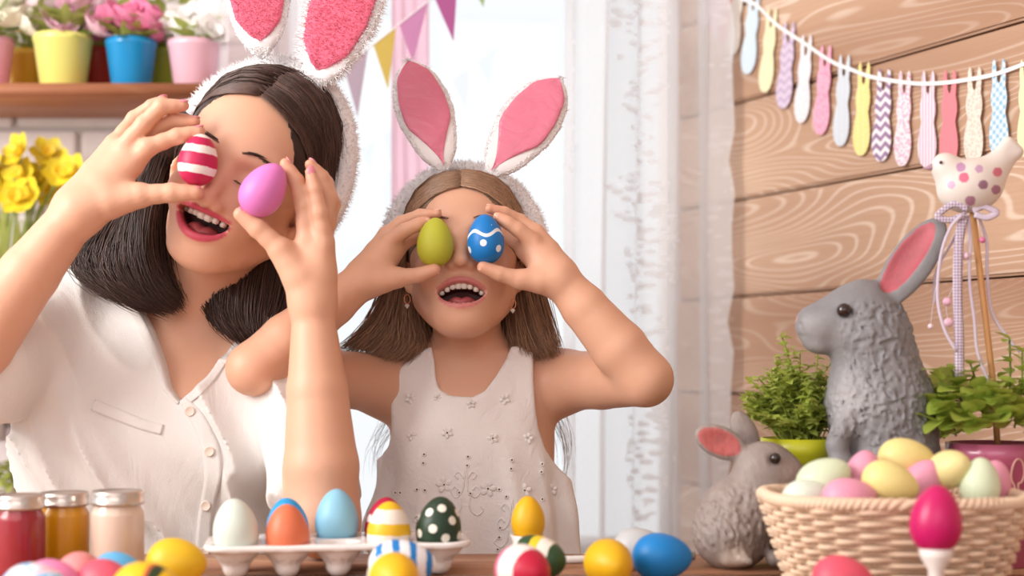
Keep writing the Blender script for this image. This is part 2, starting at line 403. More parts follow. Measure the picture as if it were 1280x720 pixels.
# window: frame and glass
m_frame = plain('window_paint', (246, 246, 246), .4)
win = empty('window_1', ((WX0+WX1)/2, YB+.06, WZ0)); win['kind'] = 'structure'
g = .02
mk('window_frame', *join(box((WX0, YB+.05, WZ0), (WX0+g, YB+.1, WZ1), .004), box((WX1-g, YB+.05, WZ0), (WX1, YB+.1, WZ1), .004), box((WX0+g, YB+.05, WZ0), (WX1-g, YB+.1, WZ0+g), .004), box((WX0+g, YB+.05, WZ1-g), (WX1-g, YB+.1, WZ1), .004)), m_frame, win)
Mg = Mat('window_glass', (1, 1, 1), .02); tr = Mg.n('BsdfTransparent'); gl = Mg.n('BsdfGlossy'); gl.inputs['Roughness'].default_value = .02; mx = Mg.n('MixShader'); mx.inputs[0].default_value = .03
Mg.l(tr.outputs[0], mx.inputs[1]); Mg.l(gl.outputs[0], mx.inputs[2]); Mg.l(mx.outputs[0], Mg.out.inputs[0]); m_glass = Mg.m
mk('window_pane', *box((WX0+g, YB+.072, WZ0+g), (WX1-g, YB+.076, WZ1-g)), m_glass, win, smooth=False)
struct(mk('trim_1', *box((WX0-.03, YB-.06, WZ0-.03), (WX1+.005, YB+.05, WZ0), .004), m_frame, org=(0, YB, WZ0-.03)))
# ---------------------------------------------------------------- curtains
def sheer(name, col, opac, lace=False):
    M = Mat(name, col, .8); df = M.n('BsdfDiffuse'); tl = M.n('BsdfTranslucent'); tp = M.n('BsdfTransparent'); a = M.n('MixShader'); b = M.n('MixShader')
    df.inputs[0].default_value = (*col, 1); tl.inputs[0].default_value = (*col, 1); a.inputs[0].default_value = .5
    M.l(df.outputs[0], a.inputs[1]); M.l(tl.outputs[0], a.inputs[2]); M.l(tp.outputs[0], b.inputs[1]); M.l(a.outputs[0], b.inputs[2])
    if lace:
        uv = M.n('UVMap'); s = M.sep(uv.outputs[0])
        v = M.n('TexVoronoi'); v.inputs['Scale'].default_value = 84; M.l(uv.outputs[0], v.inputs['Vector'])
        leaf = M.math('LESS_THAN', v.outputs['Distance'], .42)
        n = M.noise(uv.outputs[0], 9, 2, .5, 1.2); band = M.math('GREATER_THAN', M.math('SINE', M.math('MULTIPLY_ADD', n, 5.0, M.math('MULTIPLY', s[0], 42))), .35)
        motif = M.math('MULTIPLY', leaf, band)
        edge = M.math('GREATER_THAN', s[0], lace[0])
        tul = M.noise(uv.outputs[0], 600, 1, .5)
        op = M.math('ADD', M.math('MULTIPLY', motif, .46), M.math('MULTIPLY_ADD', tul, .16, opac-.08)); op = M.math('MINIMUM', M.math('MULTIPLY_ADD', edge, .30, op), .92)
        M.l(op, b.inputs[0])
    else: b.inputs[0].default_value = opac
    M.l(b.outputs[0], M.out.inputs[0]); return M.m
def curtain(name, x0, x1, y, z0, z1, folds, amp, over, mat, label, scal=0.0, group=None):
    nu, nv = 200, 36; u = np.linspace(0, 1, nu); v = np.linspace(0, 1, nv); U, Vv = np.meshgrid(u, v, indexing='ij'); wdt = x1-x0
    ph = U*folds*2*np.pi+.5*np.sin(Vv*3+U*4)
    X = x0+wdt*U+over*np.sin(2*ph+.6)*(.75+.25*np.sin(U*9+1)); Y = y+amp*np.sin(ph)*(.8+.3*np.sin(U*13))+.004*np.sin(Vv*9+U*20); Z = z0+(z1-z0)*Vv
    if scal: X = X+np.clip((U-.96)/.04, 0, 1)*scal*(np.abs(np.sin(Z*np.pi/.085))-.6)
    V = np.stack([X, Y, Z], -1).reshape(-1, 3); i = np.arange(nu*nv).reshape(nu, nv); F = np.stack([i[:-1, :-1], i[1:, :-1], i[1:, 1:], i[:-1, 1:]], -1).reshape(-1, 4)
    o = mk(name, V, F, mat, org=((x0+x1)/2, y, z0)); uvl = o.data.uv_layers.new(name='UVMap'); lv = np.zeros(len(o.data.loops), int); o.data.loops.foreach_get('vertex_index', lv)
    uvl.data.foreach_set('uv', np.stack([(U.ravel()*wdt)[lv], (Vv.ravel()*(z1-z0))[lv]], 1).astype(f32).ravel()); return tag(o, label, 'curtain', group)
rod = tag(mk('curtain_rod', *tubes([[(-1.0, 2.29, 2.1), (-.3, 2.29, 2.1), (.33, 2.29, 2.1)]], [.009]*3, 12), plain('rod_white', (235, 235, 232), .35)), 'slim white curtain rod above the window', 'curtain rod')
curtain('lace_curtain', .08, .343, 2.27, .3, 2.1, 2.6, .028, .020, sheer('white_lace', (.85, .855, .87), .50, (.247,)), 'white sheer lace curtain with scalloped edge beside the wooden wall', .011)
curtain('sheer_curtain', -.50, -.30, 2.27, .3, 2.1, 3, .02, .006, sheer('pale_pink_voile', (.96, .90, .93), .6), 'pale pink sheer curtain hanging behind the woman')
curtain('curtain_ribbon', -.200, -.135, 2.31, .3, 2.1, .8, .006, .002, sheer('pink_voile', srgb(246, 190, 210), .75), 'narrow bright pink sheer curtain strip between the two pairs of rabbit ears')
# ---------------------------------------------------------------- pennant bunting in front of the window
bt = tag(empty('pennant_bunting', P(480, 60, 2.2)), 'string of pastel triangular pennants in front of the bright window', 'bunting')
fl_ = [((398, 108), (421, 91), (411, 152), (178, 212, 224), 'pale blue pennant'), ((430, 85), (460, 62), (447, 146), (205, 190, 202), 'grey lilac pennant'), ((467, 57), (495, 34), (485, 112), (228, 208, 120), 'yellow pennant'),
       ((499, 31), (535, 3), (516, 78), (222, 168, 206), 'lilac pennant'), ((543, -3), (572, -26), (567, 52), (202, 122, 176), 'purple pennant'), ((582, -34), (617, -60), (604, 9), (190, 210, 160), 'green pennant')]
for a, b, c, col, lb in fl_:
    T = np.array([P(*a, 2.2), P(*b, 2.2), P(*c, 2.2)]); n = np.array([0, .0012, 0]); V = np.vstack([T, T+n]); M = sheer('pennant_cloth', srgb(*col), .93)
    tag(mk('pennant', V, [[0, 2, 1], [3, 4, 5], [0, 1, 4, 3], [1, 2, 5, 4], [2, 0, 3, 5]], M, bt, smooth=False), lb)
mk('string', *tubes([cr(PL([(340, 122, 2.2), (398, 107, 2.2), (460, 61, 2.2), (535, 2, 2.2), (617, -62, 2.2), (700, -150, 2.2), (760, -230, 2.2)]), 24)], [.0012]*24, 6), m_white, bt)
# ---------------------------------------------------------------- shelves on the brick wall
def shelf(z, x0, x1, label):
    s = tag(empty('wall_shelf', ((x0+x1)/2, YB-.1, z-.022)), label, 'shelf'); mk('board', *box((x0, YB-.21, z-.022), (x1, YB-.009, z), .003), m_shelf, s)
    for x in (x0+.12, x1-.12): mk('bracket', *join(box((x-.01, YB-.16, z-.034), (x+.01, YB-.009, z-.022)), box((x-.01, YB-.022, z-.12), (x+.01, YB-.009, z-.034))), plain('bracket_white', (225, 220, 218), .4), s)
    return s
SZ = 1.398
shelf(SZ, -1.25, -.45, 'reddish brown wooden shelf of flower pots high on the white brick wall')
SZ2 = P(0, 463, 2.33)[2]
shelf(SZ2, -1.3, -.77, 'short wooden shelf under the daffodils, behind the raised arm')
# pots and flowers
def pot_mesh(rt, rb, h): return lathe([(rb*.9, 0), (rb, .002), (rb+(rt-rb)*.86, h*.86), (rt*.985, h*.87), (rt, h*.9), (rt, h), (rt*.93, h), (rt*.9, h*.85)], 36)
m_soil = plain('soil', (70, 50, 38), .95, bumpy=200)
def petal_flower(n, L, wd, cup, rings=1):
    parts = []
    for r in range(rings):
        for i in range(n):
            a = 2*np.pi*(i+.5*r)/n; s = 1-.28*r; g = np.linspace(0, 1, 5); pts = []
            for t in g:
                wv = wd*s*math.sin(math.pi*min(1, .12+.8*t))*(1 if t < .95 else .5); el = cup+r*.45+(t*.35)
                x = L*s*t*math.cos(el)+.1*L; z = L*s*t*math.sin(el)
                for q in (-1, 0, 1): pts.append((x, q*wv, z+abs(q)*wv*.35))
            pts = np.array(pts)@rotm(0, 0, a).T; F = [[k*3+j, k*3+j+1, k*3+j+4, k*3+j+3] for k in range(4) for j in range(2)]
            parts.append((pts, F))
    return join(*parts)
def leaf_mesh(L, wd, bend=.3, n=5, fold=.25, pw=1.0):
    t = np.linspace(0, 1, n); pts = []
    for q in t:
        wv = wd*math.sin(math.pi*(q**.8*.93+.05))**pw; pts += [(-wv, q*L, bend*L*q*q*-1+fold*wv), (0, q*L, bend*L*q*q*-1), (wv, q*L, bend*L*q*q*-1+fold*wv)]
    return np.array(pts), [[k*3+j, k*3+j+1, k*3+j+4, k*3+j+3] for k in range(n-1) for j in range(2)]
def leafmat(name, a, b, tr=.35):
    M = Mat(name, srgb(*a), .45); oi = M.n('ObjectInfo'); nz = M.noise(M.coord(), 60, 2); M.color(M.mix(M.math('MULTIPLY_ADD', nz, .5, M.math('MULTIPLY', oi.outputs['Random'], .5)), srgb(*a), srgb(*b)))
    tl = M.n('BsdfTranslucent'); tl.inputs[0].default_value = (*srgb(*b), 1); mx = M.n('MixShader'); mx.inputs[0].default_value = tr; M.l(M.b.outputs[0], mx.inputs[1]); M.l(tl.outputs[0], mx.inputs[2]); M.l(mx.outputs[0], M.out.inputs[0]); return M.m
m_leaf = leafmat('leaf_green', (150, 170, 84), (198, 208, 120)); m_leafd = leafmat('leaf_dark', (96, 126, 44), (140, 160, 60))
fl_leaf = meshdata('leaf', *leaf_mesh(.05, .013, .35), m_leaf)
def flower_pot(px, D, ztop, wpx, hpx, rgb, blossoms, bcol, label, group='flower pots on the wall shelf', leaves=18, bushy=0):
    x, y, _ = P(px, 0, D); h = hpx*D/FPX; rt = wpx*D/FPX/2
    t = tag(empty('flower_pot', (x, y, ztop)), label, 'flower pot', group); V, F = pot_mesh(rt, rt*.76, h); V = V+np.array([x, y, ztop])
    pm = Mat('glazed_pot', srgb(*rgb), .28, coat=.3); mk('pot', V, F, pm.m, t); mk('soil', *lathe([(0.001, 0), (rt*.9, 0), (rt*.88, .004)], 20, (x, y, ztop+h*.84)), m_soil, t)
    for i in range(leaves):
        a = random.uniform(0, 6.28); put('leaf', fl_leaf, t, (x+rt*.5*math.cos(a), y+rt*.5*math.sin(a), ztop+h*.9+random.uniform(0, .035)), (random.uniform(.2, 1.1), 0, a-1.57), (.85,)*3)
    for i in range(bushy):
        d = rng.normal(size=3); d /= np.linalg.norm(d); q = np.array([x, y+.004, ztop+h+.055])+d*np.array([.05, .022, .045])*random.uniform(.4, 1)
        put('leaf', fl_leaf, t, q, (random.uniform(-.5, .8), random.uniform(-.5, .5), math.atan2(d[1], d[0])-1.57), (.8,)*3)
    bm_ = Mat('petal', srgb(*bcol), .5, sss=.2, srad=(.004,)*3).m; bme = meshdata('blossom', *petal_flower(7, .034, .016, .25, 3), bm_); sm = m_leafd
    for (bx, by) in [b for b in blossoms]+[(b[0]+random.uniform(-14, 14), b[1]+random.uniform(-12, 6)) for b in blossoms]:
        q = P(bx, by, D+random.uniform(-.03, .03)); r0 = np.array([x+random.uniform(-.4, .4)*rt, y, ztop+h*.85])
        mk('stem', *tubes([cr([r0, (r0+q)/2+np.array([0, 0, .01]), q], 6)], [.0016]*6, 5), sm, t); put('blossom', bme, t, q, (random.uniform(.3, 1.0), random.uniform(-.4, .4), random.uniform(0, 6)))
    return t
flower_pot(-14, 2.29, SZ, 62, 62, (236, 170, 208), [(5, 8), (14, 30), (-8, 22), (28, 34)], (250, 246, 226), 'pink pot of cream flowers at the far end of the shelf')
flower_pot(38, 2.39, SZ, 58, 60, (226, 178, 50), [(48, 36), (62, 22), (36, 18)], (248, 222, 226), 'orange yellow pot standing behind between the pink and yellow pots', bushy=44)
flower_pot(79, 2.29, SZ, 73, 65, (238, 236, 132), [(92, 18), (104, 34), (70, 38), (118, 42)], (248, 205, 222), 'bright lemon yellow pot of pale pink flowers beside the blue pot', leaves=26)
flower_pot(122, 2.39, SZ, 56, 62, (196, 66, 56), [(112, 26), (128, 20)], (244, 214, 222), 'red pot standing behind between the yellow and blue pots', bushy=44)
flower_pot(164, 2.29, SZ, 63, 60, (20, 150, 214), [(142, 30), (150, 44), (135, 42), (172, 22), (185, 40), (178, 48), (192, 32), (165, 38)], (240, 138, 178), 'bright blue pot of deep pink roses on the shelf', leaves=22)
flower_pot(203, 2.39, SZ, 56, 62, (168, 190, 70), [(216, 42), (208, 36)], (250, 246, 240), 'lime green pot standing behind the blue pot', bushy=44)
flower_pot(243, 2.29, SZ, 66, 58, (244, 196, 212), [(236, 40), (248, 28), (260, 45), (225, 48)], (252, 248, 244), 'pale pink pot of white flowers behind the woman headband')
# daffodils
dx, dy = P(8, 0, 2.33)[0], 2.33
t = tag(empty('daffodil_pot', (dx, dy, SZ2)), 'pot of yellow daffodils on the lower shelf, behind the raised arm', 'flower pot')
V, F = pot_mesh(.06, .045, .1); mk('pot', V+np.array([dx, dy, SZ2]), F, plain('cream_pot', (240, 236, 222), .4), t)
mk('soil', *lathe([(0.001, 0), (.053, 0), (.052, .004)], 20, (dx, dy, SZ2+.085)), m_soil, t)
m_daf = Mat('daffodil_petal', srgb(250, 228, 60), .5, sss=.25, srad=(.004,)*3).m; m_daf2 = Mat('daffodil_trumpet', srgb(246, 206, 40), .5, sss=.2, srad=(.004,)*3).m
dme = meshdata('blossom', *petal_flower(6, .032, .013, .15), m_daf); tme = meshdata('trumpet', *lathe([(.005, 0), (.008, .01), (.0125, .02), (.011, .02), (.007, .008)], 14), m_daf2)
for (bx, by) in ((5, 215), (12, 235), (27, 190), (28, 220), (37, 245), (60, 195), (52, 225), (62, 238), (75, 222), (92, 216), (-12, 200), (20, 250), (-5, 232)):
    q = P(bx, by, 2.33+random.uniform(-.04, .03)); r0 = np.array([dx+random.uniform(-.03, .03), dy+random.uniform(-.02, .02), SZ2+.08]); mk('stem', *tubes([cr([r0, r0*.35+q*.65+np.array([0, 0, .02]), q], 7)], [.0028]*7, 5), m_leaf, t)
    R = (random.uniform(1.0, 1.7), 0, random.uniform(-.6, .6)); b = put('blossom', dme, t, q, R); tr_ = put('trumpet', tme, b, (0, 0, 0), (0, 0, 0), world=False)
dl = meshdata('leaf', *leaf_mesh(.2, .009, .12, 7), m_leaf)
for i in range(34): a = random.uniform(0, 6.28); put('leaf', dl, t, (dx+.035*math.cos(a), dy+.03*math.sin(a), SZ2+.08), (1.57-random.uniform(.1, .45), 0, a-1.57), (1, random.uniform(.6, 1), 1))
# low cabinet with a leafy plant, lower left
zc = P(0, 642, 2.3)[2]
cb = tag(empty('low_cabinet', (-.95, 2.28, 0)), 'low white cabinet under the leafy plant against the brick wall', 'cabinet')
mk('body', *box((-1.3, 2.15, .0), (-.62, YB-.012, zc-.025), .004), m_frame, cb); mk('top', *box((-1.31, 2.13, zc-.025), (-.61, YB-.012, zc), .004), m_shelf, cb)
for x0, x1 in ((-1.285, -.965), (-.955, -.635)):
    d = mk('door', *box((x0, 2.138, .05), (x1, 2.15, zc-.04), .003), m_frame, cb); mk('knob', *tubes([[(x1-.03 if x0 < -1.1 else x0+.03, 2.12, zc*.6), (x1-.03 if x0 < -1.1 else x0+.03, 2.138, zc*.6)]], [.009, .006], 10), m_shelf, d)
px_ = P(16, 0, 2.28)[0]
t = tag(empty('leafy_plant', (px_, 2.28, zc)), 'small leafy green plant on the low cabinet behind the paint jars', 'plant')
V, F = pot_mesh(.035, .028, .05); mk('pot', V+np.array([px_, 2.28, zc]), F, plain('grey_pot', (190, 186, 180), .5), t)
mk('stem', *tubes([[(px_, 2.28, zc+.04), (px_+.004, 2.28, zc+.06), (px_, 2.28, zc+.08)]], [.004]*3, 6), m_leafd, t)
for i in range(110):
    d = rng.normal(size=3); d /= np.linalg.norm(d); q = np.array([px_, 2.28, zc+.062])+d*np.array([.055, .045, .03])*random.uniform(.5, 1); put('leaf', fl_leaf, t, q, (random.uniform(-.5, .8), random.uniform(-.5, .5), math.atan2(d[1], d[0])-1.57), (.5,)*3)
# ---------------------------------------------------------------- table
tb = tag(empty('wooden_table', (0, 1.1, 0)), 'light brown plank table covered with painted eggs', 'table')
TY1 = 1.485
for i in range(6):
    y0 = TY1-.145*(i+1); mk('plank', *box((-.98, y0+.001, TZ-.032), (.70, y0+.144, TZ), .0025), m_table, tb)
mk('apron', *join(box((-.92, .66, TZ-.11), (.64, .68, TZ-.032)), box((-.92, 1.43, TZ-.11), (.64, 1.45, TZ-.032))), m_table, tb, smooth=False)
for x in (-.94, .61):
    for y in (.64, 1.41): mk('leg', *box((x, y, 0), (x+.06, y+.06, TZ-.032), .004), m_table, tb)
# ================================================================ people
Ms = Mat('skin', (.7, .45, .33), .48, sss=.16, srad=(.010, .0035, .0018)); at_ = Ms.n('Attribute'); at_.attribute_name = 'Col'
nz = Ms.noise(Ms.coord(), 90, 3, .6); Ms.color(Ms.mix(Ms.math('MULTIPLY', nz, .16), at_.outputs['Color'], (.52, .24, .16))); Ms.bump(Ms.noise(Ms.coord(), 900, 2), .06, .0006); m_skin = Ms.m
def hairmat(name, rough):
    M = Mat(name, (.1, .06, .05), rough, spec=.35); a = M.n('Attribute'); a.attribute_name = 'Col'; M.color(a.outputs['Color']); return M.m
m_hair = hairmat('hair_fibre', .42)
m_teeth = Mat('tooth_enamel', srgb(250, 240, 228), .22, sss=.2, srad=(.002,)*3).m
m_tongue = Mat('tongue', srgb(176, 84, 88), .4, sss=.2, srad=(.006, .003, .002)).m
m_nailp = Mat('nail_polish_pink', srgb(226, 138, 152), .22).m; m_nail = Mat('nail_natural', srgb(236, 186, 164), .32).m
SKIN = np.array(srgb(225, 174, 145)); LIP_W = np.array(srgb(206, 74, 100)); LIP_G = np.array(srgb(206, 122, 120)); CAV = np.array(srgb(92, 30, 32)); BLUSH = np.array(srgb(218, 142, 116))
def Rhead(roll, pitch, yaw):
    """x right in the picture, -y towards the viewer; roll leans the crown to the right, pitch lifts the chin, yaw turns the face to the left"""
    return np.array(Matrix.Rotation(roll, 3, 'Y') @ Matrix.Rotation(-pitch, 3, 'X') @ Matrix.Rotation(-yaw, 3, 'Z'))
class Head:
    def __init__(s, org, R, sc, mouth, chin, nose, full=1.0, ex=1.0):
        s.o, s.R, s.s, s.m, s.chin, s.nose, s.full = np.array(org), R, sc, mouth, chin, nose, full; s.ex = ex
    def w(s, p): return np.atleast_2d(np.array(p, float))@s.R.T*s.s+s.o
    def loc(s, V): return (V-s.o)@s.R/s.s
    def T(s, pr): return xf(pr, s.R, s.o, s.s)
    def lipline(s, n=17):
        q = np.linspace(-1, 1, n); m = s.m; y = m['y']+m['cv']*q*q; x = m['w']*q; e = np.clip(1-q*q, 0, 1)
        return np.stack([x, y, m['z']+m['up']*e], 1), np.stack([x, y+.002*e, m['z']-m['dn']*e**.62], 1), e
    def build(s, f):
        T = s.T; A = lambda pr, k: f.add(T(pr), k*s.s); m = s.m; cz = s.chin; nzz = s.nose; fu = s.full
        A(ell((0, .012, .030), (.074, .093, .084)), .01)
        A(ell((0, -.022, -.018), (.063*fu, .066, .088)), .03); A(ell((0, -.034, .045), (.058, .05, .046)), .03)
        for q in (-1, 1):
            A(rc((q*.051*fu, .004, -.05), (q*.018, -.052, cz+.020), .019, .016), .026)
            A(ell((q*.037*fu, -.060, -.036), (.023, .017, .020)), .022)
            A(rc((q*.043, -.069, .022), (q*.012, -.082, .017), .008, .008), .014)
        A(ell((0, -.062, cz+.015), (.020, .017, .0155)), .022); A(ell((0, -.064, m['z']-.004), (.031, .022, .026)), .022)
        for q in (-1, 1):
            f.cut(T(ell((q*.032, -.096, .001), (.017, .016, .010))), .012*s.s)
            A(ell((q*.032, -.070, -.001), (.0155, .0125, .0115)), .006)
        A(rc((0, -.080, .008), (0, -.101, nzz+.010), .0062, .0085), .012); A(ell((0, -.101, nzz+.009), (.0088, .0085, .0078)), .006)
        for q in (-1, 1): A(ell((q*.0115, -.0905, nzz+.006), (.0066, .0095, .0068)), .006)
        up, dn, e = s.lipline()
        tp = T((lambda X, Y, Z: s.cav(X, Y, Z), np.array([-m['w'], m['y']-.03, m['z']-m['dn']-.004]), np.array([m['w'], m['y']+.05, m['z']+max(m['up'], 0)+.004])))
        # lips first, then the open mouth between them
        f.chain(s.w(up+np.array([0, -.001, m['ru']*.75])), (m['ru']*(.45+.55*e))*s.s, .004*s.s); f.chain(s.w(dn+np.array([0, -.001, -m['rl']*.75])), (m['rl']*(.45+.55*e))*s.s, .004*s.s)
        f.cut(tp, .0025*s.s)
        for q in (-1, 1): f.cut(T(ell((q*.0058, -.0985, nzz-.001), (.0034, .006, .0034))), .003*s.s)
        for q in (-1, 1):
            Re = rotm(.15, 0, q*.5)
            f.add(T(ell((q*.0765*s.ex, .010, -.008), (.0062, .0185, .030), Re)), .006*s.s); f.add(T(ell((q*.075*s.ex, .002, -.034), (.006, .008, .009))), .005*s.s)
            f.cut(T(ell((q*.083*s.ex, .004, -.004), (.0055, .0095, .016), Re)), .004*s.s)
    def cav(s, X, Y, Z):
        m = s.m; q = np.clip(X/f32(m['w']), -1, 1); e = 1-q*q; t = m['z']+m['up']*e; b = m['z']-m['dn']*e**f32(.62)
        d = np.maximum(np.maximum(Z-t, b-Z), np.abs(X)-f32(m['w'])); return np.maximum(d, Y-f32(m['y']+.040)).astype(f32)
    def colors(s, V, C, lip):
        L = s.loc(V); m = s.m; near = (np.abs(L) < .14).all(1) & (L[:, 1] < .03)
        up, dn, e = s.lipline(25); i = np.nonzero(near & (np.abs(L[:, 0]) < m['w']+.012) & (L[:, 2] < 0) & (L[:, 2] > s.chin))[0]
        for line, r, sg in ((up, m['ru'], 1), (dn, m['rl'], -1)):
            c = line+np.array([0, -.001, sg*r*.75]); rr = r*(.45+.55*e)
            D = np.sqrt(((L[i][:, None, [0, 2]]-c[None][:, :, [0, 2]])**2).sum(2))-rr[None]*1.12; d = D.min(1); wt = np.clip(.5-d/.0016, 0, 1)[:, None]*((L[i][:, 1] < m['y']+.03) & (L[i][:, 1] > m['y']-.011))[:, None]; C[i] = C[i]*(1-wt)+lip*wt
        inn = s.cav(L[i][:, 0].astype(f32), L[i][:, 1].astype(f32), L[i][:, 2].astype(f32)) < .0012; dp = np.clip((L[i][:, 1]-(m['y']+m['cv']*(L[i][:, 0]/m['w'])**2)-.003)/.004, 0, 1); wt = (inn*dp)[:, None]; C[i] = C[i]*(1-wt)+CAV*wt
        for q in (-1, 1):
            d = np.linalg.norm((L-np.array([q*.038, -.07, -.036]))/np.array([.03, .04, .026]), axis=1); wt = np.clip(1-d, 0, 1)[:, None]*.55; C[:] = C*(1-wt)+BLUSH*wt
        return C
    def teeth(s, parent, n=8, top=True, tw=.0078, th=.0095):
        m = s.m; parts = []
        for i in range(n):
            a = (i-(n-1)/2); ww = tw*(1.08 if abs(a) < 1 else .92 if abs(a) < 2 else .9); x = np.sign(a)*(abs(a)*tw*.97); q = x/m['w']; y = m['y']+.0075+m['cv']*1.15*q*q
            zt = m['z']+m['up']*(1-q*q)
            if top: lo, hi = zt-th*(.72 if abs(a) < 1 else .62 if abs(a) < 2 else .66)+abs(a)**2*.0001, zt+.004
            else: zb = m['z']-m['dn']*(max(0, 1-q*q))**.62; lo, hi = zb-.005, zb+th*.30
            V, F = box((-ww*.51, -.003, lo), (ww*.51, .003, hi), .0012); ang = 2*m['cv']*1.15*x/m['w']**2
            V = V@rotm(0, 0, math.atan(ang)).T+np.array([x, y, 0]); parts.append((s.w(V), F))
        return mk('upper_teeth' if top else 'lower_teeth', *join(*parts), m_teeth, parent)
    def tongue(s, parent, dz=0.0):
        m = s.m; V, F = lathe([(math.sin(a)*1.0+1e-6, -math.cos(a)) for a in np.linspace(0, math.pi, 14)], 24); V = V*np.array([m['w']*.62, .020, .0085]); V[:, 2] -= .003*np.exp(-(V[:, 0]/.004)**2)
        return mk('tongue', s.w(V+np.array([0, m['y']+.026, m['z']-m['dn']*.82+dz])), F, m_tongue, parent)
def nail(fp, r, parent, mat, size=1.0):
    a, b, c = fp[-3:]; t = (c-b)/np.linalg.norm(c-b); n = -((a-b)/np.linalg.norm(a-b)+t); n -= t*(n@t)
    if np.linalg.norm(n) < .05: return
    n /= np.linalg.norm(n); s = np.cross(t, n); V, F = lathe([(math.sin(q)+1e-6, -math.cos(q)) for q in np.linspace(0, math.pi, 8)], 12)
    V = np.outer(V[:, 0], s)*.0046*size+np.outer(V[:, 1], n)*.0018*size+np.outer(V[:, 2], t)*.0066*size
    mk('fingernail', V+c-t*.0005+n*r*.72, F, mat, parent)
def hair_mesh(name, parent, base, paths, rads, colr, mat=m_hair, lift=(1.0, 1.0)):
    """joined strands and the mass beneath them"""
    parts, cols = [], []
    if base is not None: parts.append(base); cols.append(np.tile(np.array(colr)*.6, (len(base[0]), 1)))
    for k_, (p, r) in enumerate(zip(paths, rads)):
        n, m, _ = p.shape; cl = np.array(colr)*(lift[k_] if k_ < len(lift) else 1.0); pr = r*np.sqrt(np.clip(1.02-np.linspace(0, 1, m)**3, .02, 1)); v, f = tubes(p, pr[None]*(.6+.7*rng.random((n, 1))), 3); parts.append((v, f))
        b = (.6+.8*rng.random(n)**1.3)[:, None]*cl+np.outer(rng.random(n)**5, cl*.8); cols.append(np.repeat(b, m*3, 0))
    V, F = join(*parts); return mk(name, V, F, mat, parent, col=np.concatenate(cols))
m_plush = Mat('white_plush', srgb(247, 244, 245), .85, sheen=.4).m
def satin(name, rgb, rough=.32):
    M = Mat(name, srgb(*rgb), rough, sheen=.3); n = M.noise(M.coord(scale=(14, 14, 26)), 2.2, 2, .5, .8); M.bump(n, .5, .006); return M.m
def bunny_ear(parent, base, tip, width, mlin, furry, side=0.0, thick=.011, nfur=2600, bend=.0):
    base, tip = np.array(base), np.array(tip); ax = tip-base; L = np.linalg.norm(ax); z = ax/L
    n = np.array([math.sin(side), -math.cos(side), 0]); n -= z*(n@z); n /= np.linalg.norm(n); x = np.cross(z, n)*-1
    t = np.linspace(0, 1, 26); wp = np.interp(t, [0, .08, .25, .48, .64, .80, .92, 1], [.42, .46, .76, 1.0, .98, .78, .45, .05])*width/2
    def shell(scale, t0, t1, off, thk, flatfront, vb=7):
        tt = np.linspace(t0, t1, 26); ww = np.interp(tt, t, wp)*scale; sq = np.clip(np.minimum(((tt-t0)/(t1-t0)*vb)**(1 if vb < 5 else .5), ((t1-tt)/(t1-t0)*9)**.5), .03, 1); ww = ww*sq; V = []; N = 20
        for k in range(26):
            c = base+z*L*tt[k]+n*(off-bend*math.sin(math.pi*tt[k]))
            for j in range(N):
                a = 2*math.pi*j/N; dx = math.cos(a)*ww[k]; dn = math.sin(a)*thk*min(1, ww[k]/(.2*width))
                if dn > 0: dn = dn*flatfront-.35*thk*flatfront*(1-(dx/max(ww[k], 1e-6))**2)
                V.append(c+x*dx+n*dn)
        i = np.arange(26*N).reshape(26, N); F = np.stack([i[:-1], np.roll(i, -1, 1)[:-1], np.roll(i, -1, 1)[1:], i[1:]], -1).reshape(-1, 4).tolist(); F += [i[0][::-1].tolist(), i[-1].tolist()]; return np.array(V), F
    V, F = shell(1, 0, 1, 0, thick, .9); bm = bmesh.new(); vs_ = [bm.verts.new(v) for v in V]; [bm.faces.new([vs_[q] for q in f]) for f in F]; bmesh.ops.recalc_face_normals(bm, faces=bm.faces); bm.verts.index_update(); F = [[v.index for v in p.verts] for p in bm.faces]; bm.free()
    e = mk('ear', V, F, m_plush, parent); V2, F2 = shell(.82, .12 if furry else .05, .955, thick*.62, thick*.55, .55, 5.5 if furry else 2.6); li = mk('ear_lining', V2, F2, mlin, e)
    ctr = lambda q: ((np.abs((q-base)@x) > np.interp(np.clip((q-base)@z/L, 0, 1), t, wp)*.80) | (((q-base)@n) < .001) | ((q-base)@z/L < .09))*1.0
    FV, FF = fur(V, F, int(nfur*1.6), .0080, .0006, .5, ctr); ff = mk('fur', FV, FF, m_plush, e, smooth=False); ff['kind'] = 'stuff'
    if furry:
        bm = bmesh.new(); vs_ = [bm.verts.new(v) for v in V2]; [bm.faces.new([vs_[q] for q in f]) for f in F2]; bmesh.ops.recalc_face_normals(bm, faces=bm.faces); bm.verts.index_update(); F2 = [[v.index for v in p.verts] for p in bm.faces]; bm.free()
        FV, FF = fur(V2, F2, 9000, .0040, .00038, .45); ff = mk('pink_fur', FV, FF, mlin, e, smooth=False); ff['kind'] = 'stuff'
    return e
def band(head, name, parent, rx, rz, zc, yoff, rad, a0=-105, a1=105, lean=.12):
    a = np.radians(np.linspace(a0, a1, 48)); p = np.stack([rx*np.sin(a), yoff+lean*(rz*np.cos(a))*.5, zc+rz*np.cos(a)], 1); V, F = tubes([head.w(p)], [rad*head.s]*48, 14, flat=1.0, ref=tuple(head.R[:, 1]))
    o = mk(name, V, F, m_plush, parent); FV, FF = fur(V, F, 6500, .0060, .00055, .5); ff = mk('fur', FV, FF, m_plush, o, smooth=False); ff['kind'] = 'stuff'; return o
